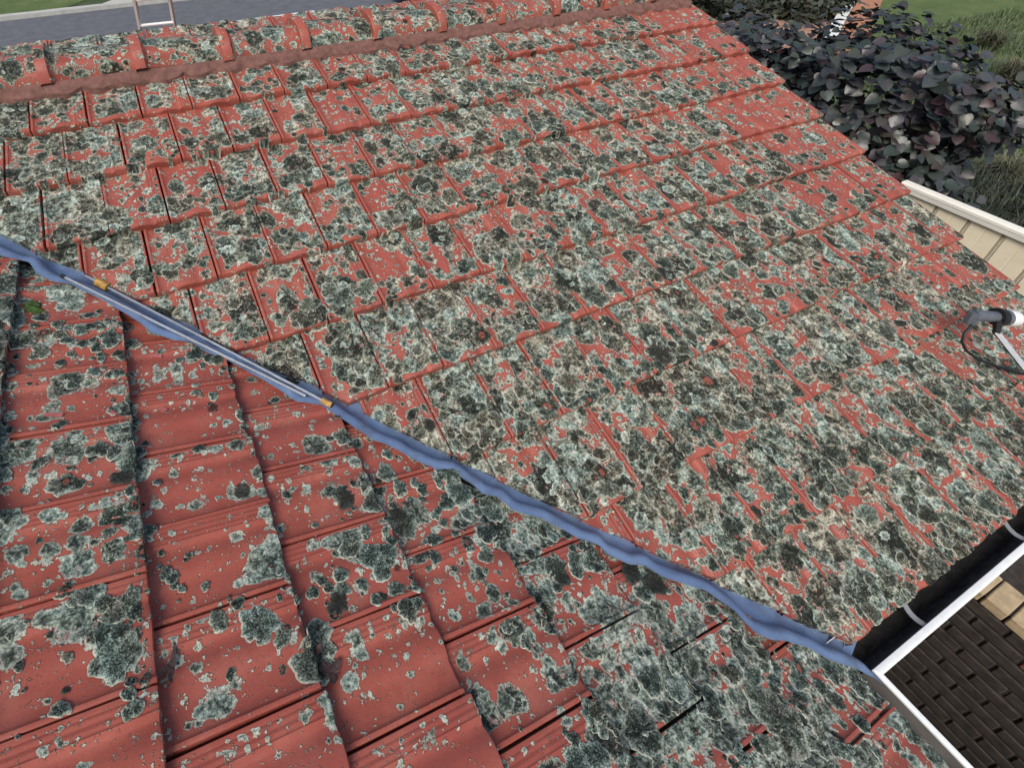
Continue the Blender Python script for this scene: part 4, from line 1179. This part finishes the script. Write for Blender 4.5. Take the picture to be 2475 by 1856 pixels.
LOBED = [(math.cos(a) * (0.75 + 0.25 * math.cos(3 * a + 0.6) + 0.06 * math.sin(17 * a)), math.sin(a) * (0.6 + 0.25 * math.cos(3 * a) + 0.06 * math.cos(13 * a))) for a in np.linspace(0, 2 * math.pi, 30, endpoint=False)]
SHARD = [(-1.0, -0.25), (0.9, -0.3), (1.0, 0.15), (-0.9, 0.28)]
flat_piece("dead_leaf", 760, 1605, LOBED, 0.042, 0.6, MAT_LEAFDEAD, "dark pink-brown dead leaf caught at a tile edge near the bottom", "leaf")
flat_piece("dead_leaf", 800, 1630, LOBED, 0.036, 2.2, MAT_LEAFDEAD, "darker crumpled dead leaf half covering the pink one", "leaf", lift=0.009)
flat_piece("dead_leaf", 412, 1620, [(0.0, -1.0), (0.12, -0.2), (0.7, 0.5), (0.55, 0.65), (0.08, 0.15), (-0.05, 0.9), (-0.25, 1.0), (-0.2, 0.1), (-0.15, -0.6)], 0.050, 0.4, MAT_LEAFDEAD, "black forked dry leaf stem at a tile corner lower left", "leaf", lift=0.012)
for q, (u, v, s, rt, lab) in enumerate(((130, 1005, 0.026, 1.3, "long pink tile flake on a bare red tile at left"), (394, 992, 0.014, 0.7, "small squarish pink tile flake below the valley rods"), (376, 862, 0.022, 2.4, "narrow pink tile flake lying on a round grey lichen"), (275, 1000, 0.015, 0.2, "pink tile flake beside a lichen edge at left"))):
    flat_piece("tile_flake", u, v, SHARD if q != 1 else [(-.9, -.6), (.8, -.8), (1, .5), (-.7, .8)], s, rt, MAT_CHIP, lab, "tile flake", "tile flakes fallen on the near slope", 0.002, 0.02, 0.003)
def moss(u, v, sx, sy, mat, lab):
    loc, n_ = on_roof(u, v)
    bm = bmesh.new(); bmesh.ops.create_icosphere(bm, subdivisions=3, radius=1)
    for v_ in bm.verts:
        k = 1 + 0.25 * math.sin(v_.co.x * 7 + v_.co.y * 5) + random.gauss(0, 0.06)
        v_.co = Vector((v_.co.x * sx * k, v_.co.y * sy * k, v_.co.z * 0.010 * k))
    m = Matrix.Translation(loc) @ n_.to_track_quat('Z', 'Y').to_matrix().to_4x4()
    return tag(link("moss", mesh_from_bm("moss", bm, 80), mat, None, m), lab, "moss")
moss(82, 748, 0.024, 0.040, MAT_MOSS, "bright green moss cushion in a tile joint at the left edge")
moss(702, 926, 0.022, 0.030, MAT_MOSSD, "dark green moss patch on the blue flashing by the rods")
moss(800, 978, 0.012, 0.012, MAT_DARKPL, "small black twiggy debris at the end of the valley rods")

# =================================================================== SATELLITE RECEIVER ON ITS ARM
# the arm rises from a foot on the eave tiles, out of frame to the right
E0 = Vector(hit_plane(2352, 762, OA, NA, -0.17)); E1 = Vector(hit_plane(2412, 766, OA, NA, -0.17)); E2 = Vector(hit_plane(2447, 771, OA, NA, -0.17))
sat = thing("satellite_receiver", tuple(E1), "grey satellite receiver head with white cap and black cable above the roof at right", "receiver")
ax = (E2 - E0).normalized()
RS = 0.022
link("body", tubemesh("body", [E0 + ax * -0.004, E0 + ax * 0.004, E1], [RS * 1.3, RS * 1.35, RS * 1.15], 10), MAT_LNB, sat)
dn_ = Vector(ray(2340, 800)); nA_ = Vector(NA)
el = bmesh.new(); tube(el, [E0 + Vector((0, 0, 0.020)), E0 + Vector((-0.006, -0.006, -0.030)), E0 + Vector((-0.008, -0.008, -0.045))], [RS * 1.1, RS * 1.15, RS * 0.9], 8)
bmesh.ops.recalc_face_normals(el, faces=el.faces); link("elbow", mesh_from_bm("elbow", el, 35), MAT_LNB, sat)
link("clamp", tubemesh("clamp", [E1 - ax * 0.012, E1 + ax * 0.018], [RS * 1.95, RS * 1.95], 14), MAT_DARKPL, sat)
link("clamp_foot", tubemesh("clamp_foot", [E1 + ax * 0.004, Vector(hit_plane(2408, 806, OA, NA, -0.15))], [0.020, 0.015], 6), MAT_DARKPL, sat)
link("horn", tubemesh("horn", [E1 + ax * 0.018, E1 + ax * 0.045], [RS * 1.6, RS * 1.75], 14), MAT_LNB, sat)
link("cap", tubemesh("cap", [E1 + ax * 0.045, E1 + ax * 0.090, E1 + ax * 0.098], [RS * 1.8, RS * 1.8, RS * 1.5], 16), MAT_WHITE, sat)
a0 = Vector(hit_plane(2408, 803, OA, NA, -0.15)); a1 = Vector(hit_plane(2478, 892, OA, NA, -0.12))
dd = (a1 - a0)
a2 = a0 + dd * 3.2; a2.z = a0.z + (a1.z - a0.z) * 3.2
loc, _, _, _ = BVH.ray_cast(a0, dd.normalized())
foot_pt = loc if loc is not None else a2
arm = bmesh.new(); tube(arm, [a0, foot_pt], 0.014, 4); bmesh.ops.recalc_face_normals(arm, faces=arm.faces)
link("arm", mesh_from_bm("arm", arm), MAT_LNB, sat)
cb = [Vector(hit_plane(u, v, OA, NA, lf)) for u, v, lf in ((2350, 786, -0.145), (2332, 805, -0.12), (2325, 826, -0.09), (2334, 846, -0.06), (2362, 868, -0.04), (2410, 885, -0.03), (2478, 905, -0.012))]
link("cable", tubemesh("cable", cb, 0.0065, 8), MAT_DARKPL, sat)
